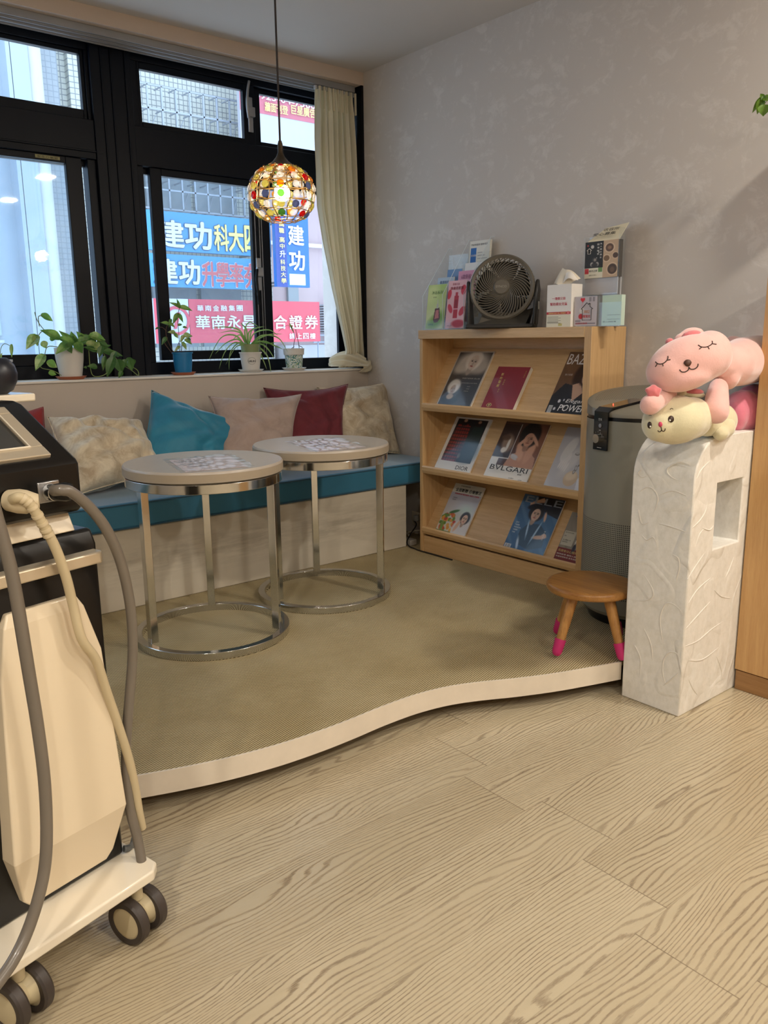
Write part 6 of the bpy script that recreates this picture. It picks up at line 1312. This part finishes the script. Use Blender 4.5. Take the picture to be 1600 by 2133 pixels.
oval.tube([oncone(.40 * math.cos(x), .048 + .0155 * math.sin(x)) for x in [i * math.pi / 20 for i in range(40)]], .0006, 4, closed=True).build('oval_outline', ink((70, 70, 70)), t)
for k, ch in enumerate('GARDEN'):
    a = -.27 + k * .108; p = oncone(a, .043); b_ = an_ + .12 + a; tx = V(-math.sin(b_), math.cos(b_), 0); text_geo(lt, ch, 1, frame_M(p, tx, (0, 0, 1)), hgt=.0095, align='CENTER', bold=.02)
lt.build('lettering', ink((70, 70, 70)), t, smooth=False)
def blade(mb, pts, w):
    q = spline(pts, 6); n = len(q); vs = []
    for i, p in enumerate(q):
        tt = (q[min(i + 1, n - 1)] - q[max(i - 1, 0)]).normalized(); s = tt.cross(V(0, .5, .3)); s = s.normalized() if s.length > 1e-4 else V(1, 0, 0); ww = w * (1 - (i / (n - 1)) ** 3) * (.5 + .5 * min(1, i / 4))
        vs += [p - s * ww / 2 + V(0, 0, ww * .3), p, p + s * ww / 2 + V(0, 0, ww * .3)]
    mb.add(vs, [(3 * i + k, 3 * i + k + 1, 3 * i + k + 4, 3 * i + k + 3) for i in range(n - 1) for k in range(2)])
BL = [[(512, 720), (500, 690), (470, 682), (437, 684)], [(510, 720), (490, 700), (460, 705), (434, 752)], [(512, 722), (488, 715), (468, 735), (456, 770)], [(513, 722), (498, 715), (480, 735), (477, 772)], [(515, 720), (510, 690), (520, 672), (540, 682)], [(518, 720), (530, 695), (560, 688), (580, 700)], [(520, 720), (545, 700), (580, 705), (600, 735)], [(522, 722), (548, 712), (575, 722), (590, 728)],
      [(522, 724), (540, 725), (558, 745), (566, 785)], [(520, 724), (540, 735), (548, 750), (556, 770)], [(516, 720), (505, 698), (485, 690), (455, 694)], [(516, 720), (514, 690), (508, 680), (500, 672)], [(519, 720), (524, 690), (535, 684), (552, 680)], [(521, 721), (540, 706), (565, 697), (590, 696)], [(512, 722), (495, 708), (470, 716), (448, 738)], [(520, 722), (538, 712), (560, 716), (578, 712)], [(514, 722), (500, 720), (488, 728), (470, 760)], [(523, 723), (545, 718), (560, 730), (572, 748)], [(518, 720), (518, 695), (526, 688), (530, 690)], [(513, 720), (503, 700), (492, 702), (482, 712)]]
rnd = random.Random(5)
for b_ in BL:
    mb = MB(); dy = rnd.uniform(-.05, .02); low = b_[-1][1] > 755
    pts = [aty(x, y, YY + (dy if not low else -.075) * k / 3) - toff for k, (x, y) in enumerate(b_)]; pts[0] = V(pts[0].x, pts[0].y, .119)
    blade(mb, pts, .0085); mb.build('blade', L_SPI, t)
# twin stem in a floral pot
P0 = aty(618, 772, YP - .02); t = potted('potted_seedling', 'two thin bare brown stems in a white-rimmed pot with teal floral print', P0.x, YP + .0, .060, M_PWHITE, [(.0001, .001), (.038, 0), (.0445, .068), (.0445, .070), (.0001, .070)], None or mat('tmp_pot', rgb(220, 220, 216), .4))
toff = V(P0.x, YP, SZ); YY = YP
def m_floral():
    q = NT('teal_floral_print'); v = q.coord(); n = q.noise(v, 85, 3, .6, 1.5); m = q.noise(v, 110, 2, .5, .6)
    c = q.mix(q.ramp(n, [(.5, (0,) * 3), (.53, (1,) * 3)]), rgb(216, 222, 216), rgb(52, 120, 120)); c = q.mix(q.ramp(m, [(.56, (0,) * 3), (.59, (1,) * 3)]), c, rgb(150, 170, 130)); q.link(c, q.b.inputs['Base Color']); q.set(Roughness=.4); return q.m
for ch in t.children:
    if ch.name.startswith('pot'): ch.data.materials[0] = m_floral()
MB().lathe([(.046, .0738), (.0500, .0738), (.0515, .104), (.0480, .104), (.045, .09), (.0001, .09)], 56, cap=False).build('rim', M_PWHITE, t, ang=50)
MB().lathe([(.0001, .094), (.046, .093)], 24, cap=False).build('soil', M_SOIL, t)
stems(t, [[(612, 733, 0), (612, 718, 0), (614, 700, 0), (606, 678, 0)], [(624, 733, 0), (622, 715, -.005), (618, 698, -.005), (616, 686, 0)], [(610, 732, 0), (607, 727, 0), (613, 722, 0)], [(626, 731, 0), (630, 724, 0), (622, 720, 0)]], YY, toff, .0016, M_BROWN)
stems(t, [[(614, 700, 0), (608, 684, -.01), (598, 678, -.01), (580, 690, -.02)], [(604, 676, 0), (612, 690, 0)]], YY, toff, .0009, M_STEM, 'tendril')
leafset(t, 'leaf', L_VAR, [(604, 676, 612, 692, .010, 0, 0)], YY, toff)
# white pot at left edge
P0 = aty(6, 790, YP); t = potted('potted_seedling', 'small plant in a white pot cut off by the left edge of the frame', P0.x - .015, YP - .03, .056, M_PWHITE, [(.0001, .001), (.036, 0), (.046, .072), (.0485, .072), (.0485, .080), (.045, .08), (.043, .07), (.0001, .07)], M_PWHITE)
toff = V(P0.x - .015, YP - .03, SZ); YY = YP - .03; MB().lathe([(.0001, .074), (.043, .073)], 24, cap=False).build('soil', M_SOIL, t)
stems(t, [[(0, 745, 0), (2, 725, 0), (10, 716, 0), (24, 722, -.01)], [(-4, 745, 0), (-6, 725, 0), (-10, 715, 0)]], YY, toff, .0012, M_STEM)
leafset(t, 'leaf', L_VAR, [(24, 720, 24, 744, .014, -.01, -.02), (0, 748, 4, 734, .010, 0, 0), (-10, 716, -20, 725, .02, 0, 0)], YY, toff)
# hanging leaves at top right: vine trailing from a small wall planter just outside the frame
t = thing('hanging_vine', 'green leafy vine tips entering at the upper right edge before the wall', 'plant', (2.56, 1.12, 1.745)); toff = V(2.56, 1.12, 1.745)
P_ = lambda x, y, X=2.5: atx(x, y, X) - toff
mb = MB(); mb.tube(spline([P_(1700, 235), P_(1660, 212), P_(1625, 210), P_(1600, 208), P_(1586, 206)], 5), .0018, 6); mb.tube(spline([P_(1600, 208), P_(1594, 215), P_(1592, 222)], 5), .001, 6); mb.build('stem', M_STEM, t)
for (bx_, by_, tx_, ty_, w) in [(1586, 205, 1566, 236, .020), (1588, 208, 1577, 238, .030), (1590, 204, 1584, 194, .016), (1590, 202, 1591, 218, .016), (1592, 221, 1590, 242, .044), (1592, 204, 1606, 208, .024), (1612, 209, 1622, 222, .03), (1640, 211, 1650, 235, .035), (1660, 213, 1668, 195, .03)]:
    mb = MB(); leaf(mb, P_(bx_, by_), P_(tx_, ty_), w * .8, up=(-1, -.6, .2)); mb.build('leaf', m_leaf('hanging_leaf', rgb(74, 110, 30), rgb(98, 132, 44), .25) if 'hl' not in MATS else MATS['hl'], t)
wp = P_(1705, 232); pp = MB().lathe([(.0001, -.12), (.05, -.12), (.062, .0), (.058, .0), (.055, -.012), (.0001, -.012)], 40, Matrix.Translation(V(2.55, (wp + toff).y, (wp + toff).z) - toff), cap=False).build('planter', M_PWHITE, t)
MB().box((2.60, (wp + toff).y - .02, (wp + toff).z - .08), (2.6245, (wp + toff).y + .02, (wp + toff).z - .04), Matrix.Translation(-toff)).build('bracket', M_STEEL, t)
# ------------------------------------------------------------------ plush toys on the half wall
def m_plush(name, c):
    t = NT(name); v = t.coord(); n = t.noise(v, 26, 4, .6); t.link(t.ramp(n, [(.3, tuple(x * .94 for x in c[:3]) + (1,)), (.7, tuple(min(1, x * 1.04) for x in c[:3]) + (1,))]), t.b.inputs['Base Color'])
    t.set(Roughness=.95); t.b.inputs['Sheen Weight'].default_value = .8; t.b.inputs['Sheen Roughness'].default_value = .5; t.bump(t.noise(v, 240, 3, .7), .35, .002); return t.m
PK = m_plush('pale_pink_plush', rgb(236, 184, 176)); PKD = m_plush('rose_plush', rgb(214, 116, 120)); CRP = m_plush('cream_plush', rgb(222, 214, 178)); PKB = m_plush('candy_pink_plush', rgb(220, 122, 142)); BRN = mat('dark_brown_thread', rgb(58, 38, 30), .7)
VX = RM @ V(1, 0, 0); VX = V(VX.x, VX.y, 0).normalized(); VD = V(-VX.y, VX.x, 0)  # image right and away from the viewer, level
PXM = 1 / FPX
def ell(mb, px, py, D, rx, ry, rz, ang=0, yaw=0, off=V(0, 0, 0)):
    """ellipsoid: radii rx (image right), ry (depth), rz (up) in px at depth D, tilted ang degrees anticlockwise as seen"""
    c = atd(px, py, D) - off; B = Matrix((VX, VD, V(0, 0, 1))).transposed().to_4x4()
    M = B @ Matrix.Rotation(rad(yaw), 4, 'Z') @ Matrix.Rotation(rad(-ang), 4, 'Y'); s = D * PXM
    mb.sphere(c, 1, 32, M, (rx * s, ry * s, rz * s)); return c
def capsule(mb, pts, rs, off):
    mb.tube([p - off for p in pts], rs, 20)
    for p, r in ((pts[0], rs[0]), (pts[-1], rs[-1])): mb.sphere(p - off, r, 20)
def soft(mb, name, m, t, vox=.006, sm=6):
    o = mb.build(name, m, t); r = o.modifiers.new('r', 'REMESH'); r.mode = 'VOXEL'; r.voxel_size = vox; r.use_smooth_shade = True
    s = o.modifiers.new('s', 'SMOOTH'); s.iterations = sm; s.factor = .6; return o
def bvh(objs):
    bpy.context.view_layer.update(); dg = bpy.context.evaluated_depsgraph_get(); out = []
    for o in objs:
        ev = o.evaluated_get(dg); me = ev.to_mesh(); mw = o.matrix_world.copy(); vs = [mw @ v.co for v in me.vertices]; ps = [tuple(p.vertices) for p in me.polygons]; out.append(BVHTree.FromPolygons(vs, ps)); ev.to_mesh_clear()
    return out
def hit(trees, px, py):
    best = None; d = ray(px, py).normalized()
    for t in trees:
        h = t.ray_cast(CAM, d)
        if h[0] is not None and (best is None or h[3] < best[3]): best = h
    return best
def stroke(trees, pts, r, name, m, t, off, close=False, n=6):
    q = []
    for p in spline([V(a, b_, 0) for a, b_ in pts], n):
        h = hit(trees, p.x, p.y)
        if h: q.append(h[0] + (CAM - h[0]).normalized() * r * .35 - off)
    if len(q) > 1: MB().tube(q, r, 8).build(name, m, t)
def patch(trees, cx, cy, rx, ry, name, m, t, off, ang=0, lift=.0012, shape=None):
    vs = []; N = 24; h0 = hit(trees, cx, cy)
    if not h0: return
    vs.append(h0[0] + h0[1] * lift * 1.6 - off)
    for k in range(N):
        a = 2 * math.pi * k / N; s = 1 if not shape else shape(a); x = rx * s * math.cos(a); y = ry * s * math.sin(a); c_ = math.cos(rad(ang)); s_ = math.sin(rad(ang)); h = hit(trees, cx + x * c_ - y * s_, cy + x * s_ + y * c_)
        vs.append((h[0] + h[1] * lift if h else h0[0]) - off)
    o = MB().add(vs, [(0, 1 + k, 1 + (k + 1) % N) for k in range(N)]).build(name, m, t); sd = o.modifiers.new('s', 'SOLIDIFY'); sd.thickness = .001
c8 = lambda x, y: (x / 3.81 + 1180, y / 3.81 + 640)
# cream rabbit below
off = V(2.08, 1.19, .785); t = thing('plush_rabbit', 'cream plush rabbit with open eyes lying on the half wall, under the pink bear', 'plush toy', tuple(off))
mb = MB(); ell(mb, *c8(860, 895), 2.10, 67, 54, 51, 4, 0, off); ell(mb, *c8(740, 925), 2.09, 36, 44, 38, 0, 0, off); ell(mb, *c8(990, 880), 2.12, 42, 48, 44, 0, 0, off)
head = soft(mb, 'head', CRP, t)
mb = MB(); ell(mb, *c8(1180, 900), 2.22, 44, 46, 40, 0, 0, off); ell(mb, *c8(1120, 930), 2.18, 30, 30, 26, 0, 0, off); body = soft(mb, 'body', CRP, t)
mb = MB(); ell(mb, *c8(1240, 950), 2.19, 26, 28, 26, 0, 0, off); ell(mb, *c8(1225, 1005), 2.16, 17, 17, 15, 0, 0, off); soft(mb, 'paw', CRP, t)
mb = MB(); ell(mb, *c8(1400, 830), 2.36, 44, 40, 46, 0, 0, off); ell(mb, *c8(1480, 800), 2.42, 44, 40, 50, 0, 0, off); ell(mb, *c8(1340, 860), 2.34, 24, 34, 36, 0, 0, off); soft(mb, 'pink_clothes', PKB, t)
mb = MB(); ell(mb, *c8(1000, 690), 2.14, 28, 14, 9, -6, 0, off); ell(mb, *c8(900, 690), 2.12, 16, 12, 9, 30, 0, off); soft(mb, 'ear', CRP, t, .005, 4)
mb = MB(); ell(mb, *c8(1010, 668), 2.13, 24, 10, 7, -4, 0, off); soft(mb, 'ear_lining', PKD, t, .005, 4)
tr = bvh([head])
for cx, cy, rx in ((662, 935, 4.4), (830, 888, 6.2)):
    x, y = c8(cx, cy); patch(tr, x, y, rx, 7, 'eye', mat('dark_brown_felt', rgb(56, 38, 24), .5), t, off)
    patch(tr, x - (3 if cx > 700 else -2.5), y + 3, 1.8, 2.0, 'eye_highlight', mat('white_thread', rgb(240, 236, 226), .6), t, off, lift=.0028)
patch(tr, *c8(746, 930), 4.2, 5.4, 'nose', mat('deep_pink_felt', rgb(206, 70, 104), .7), t, off)
stroke(tr, [c8(750, 948), c8(755, 972), c8(748, 985), c8(735, 988), c8(725, 978)], .0011, 'mouth', BRN, t, off); stroke(tr, [c8(755, 972), c8(765, 984), c8(780, 980), c8(784, 962)], .0011, 'mouth', BRN, t, off)
stroke(tr, [c8(822, 812), c8(835, 802), c8(848, 810)], .0008, 'eyebrow', BRN, t, off); stroke(tr, [c8(655, 862), c8(664, 856), c8(674, 860)], .0008, 'eyebrow', BRN, t, off)
# pink bear on top
off = V(2.12, 1.20, .90); t = thing('plush_bear', 'pale pink plush bear with closed eyes draped over the cream rabbit', 'plush toy', tuple(off))
mb = MB(); ell(mb, *c8(970, 435), 2.06, 86, 52, 55, 16, 0, off); ell(mb, *c8(810, 510), 2.06, 46, 46, 42, 10, 0, off); ell(mb, *c8(1140, 375), 2.07, 44, 48, 50, 10, 0, off); ell(mb, *c8(940, 560), 2.05, 58, 42, 28, 14, 0, off)
head = soft(mb, 'head', PK, t, .006, 8)
mb = MB(); capsule(mb, [atd(*c8(1200, 450), 2.16), atd(*c8(1310, 460), 2.22), atd(*c8(1400, 430), 2.32), atd(*c8(1500, 410), 2.50), atd(*c8(1590, 405), 2.66)], [.040, .060, .069, .072, .072], off); ell(mb, *c8(1280, 560), 2.19, 22, 30, 26, 0, 0, off); ell(mb, *c8(1320, 258), 2.40, 14, 20, 9, 0, 0, off); soft(mb, 'body', PK, t, .006, 8)
mb = MB(); capsule(mb, [atd(*c8(1205, 640), 2.15), atd(*c8(1195, 720), 2.115), atd(*c8(1190, 830), 2.095)], [.026, .030, .0325], off); soft(mb, 'arm', PK, t)
mb = MB(); capsule(mb, [atd(*c8(820, 690), 2.10), atd(*c8(730, 735), 2.055), atd(*c8(665, 775), 2.035)], [.020, .024, .027], off); soft(mb, 'arm', PK, t)
mb = MB(); ell(mb, *c8(1000, 215), 2.10, 25, 16, 15, 4, 0, off); ell(mb, *c8(905, 250), 2.10, 15, 14, 11, 30, 0, off); soft(mb, 'ear', PK, t, .005)
mb = MB(); ell(mb, *c8(998, 225), 2.082, 23, 12, 12, 6, 0, off); soft(mb, 'ear_lining', PKD, t, .005)
mb = MB(); ell(mb, *c8(820, 275), 2.11, 10, 10, 10, 30, 0, off); soft(mb, 'ear_tip', PKD, t, .005)
mb = MB()
cxy = c8(690, 668)
for k in range(5): a = rad(90 + 72 * k); ell(mb, cxy[0] + 11 * math.cos(a), cxy[1] - 9 * math.sin(a), 2.025, 7.5, 7, 6.5, 0, 0, off)
ell(mb, *cxy, 2.022, 8, 8, 7, 0, 0, off); soft(mb, 'flower', PKD, t, .004, 3)
tr = bvh([head])
L = .0013
for pts in ([(707, 433), (725, 448), (755, 450), (785, 435), (805, 408), (806, 388)], [(722, 448), (706, 473)], [(764, 450), (768, 468)], [(798, 420), (826, 415)],
            [(1046, 299), (1070, 314), (1105, 316), (1140, 303), (1158, 285), (1156, 268)], [(1075, 316), (1055, 332)], [(1122, 312), (1134, 332)], [(1158, 290), (1190, 294)]):
    stroke(tr, [c8(*p) for p in pts], L, 'eyelash', BRN, t, off)
stroke(tr, [c8(898, 495), c8(915, 512), c8(945, 512), c8(968, 496), c8(972, 474)], L, 'mouth', BRN, t, off); stroke(tr, [c8(972, 474), c8(985, 490), c8(1015, 490), c8(1040, 472), c8(1046, 448)], L, 'mouth', BRN, t, off)
patch(tr, *c8(963, 448), 8.2, 7.4, 'nose', mat('brown_felt_nose', rgb(84, 52, 38), .6), t, off, ang=-12, shape=lambda a: 1 - .18 * math.sin(a) - .12 * abs(math.cos(a)) * (1 if math.sin(a) > 0 else 0))
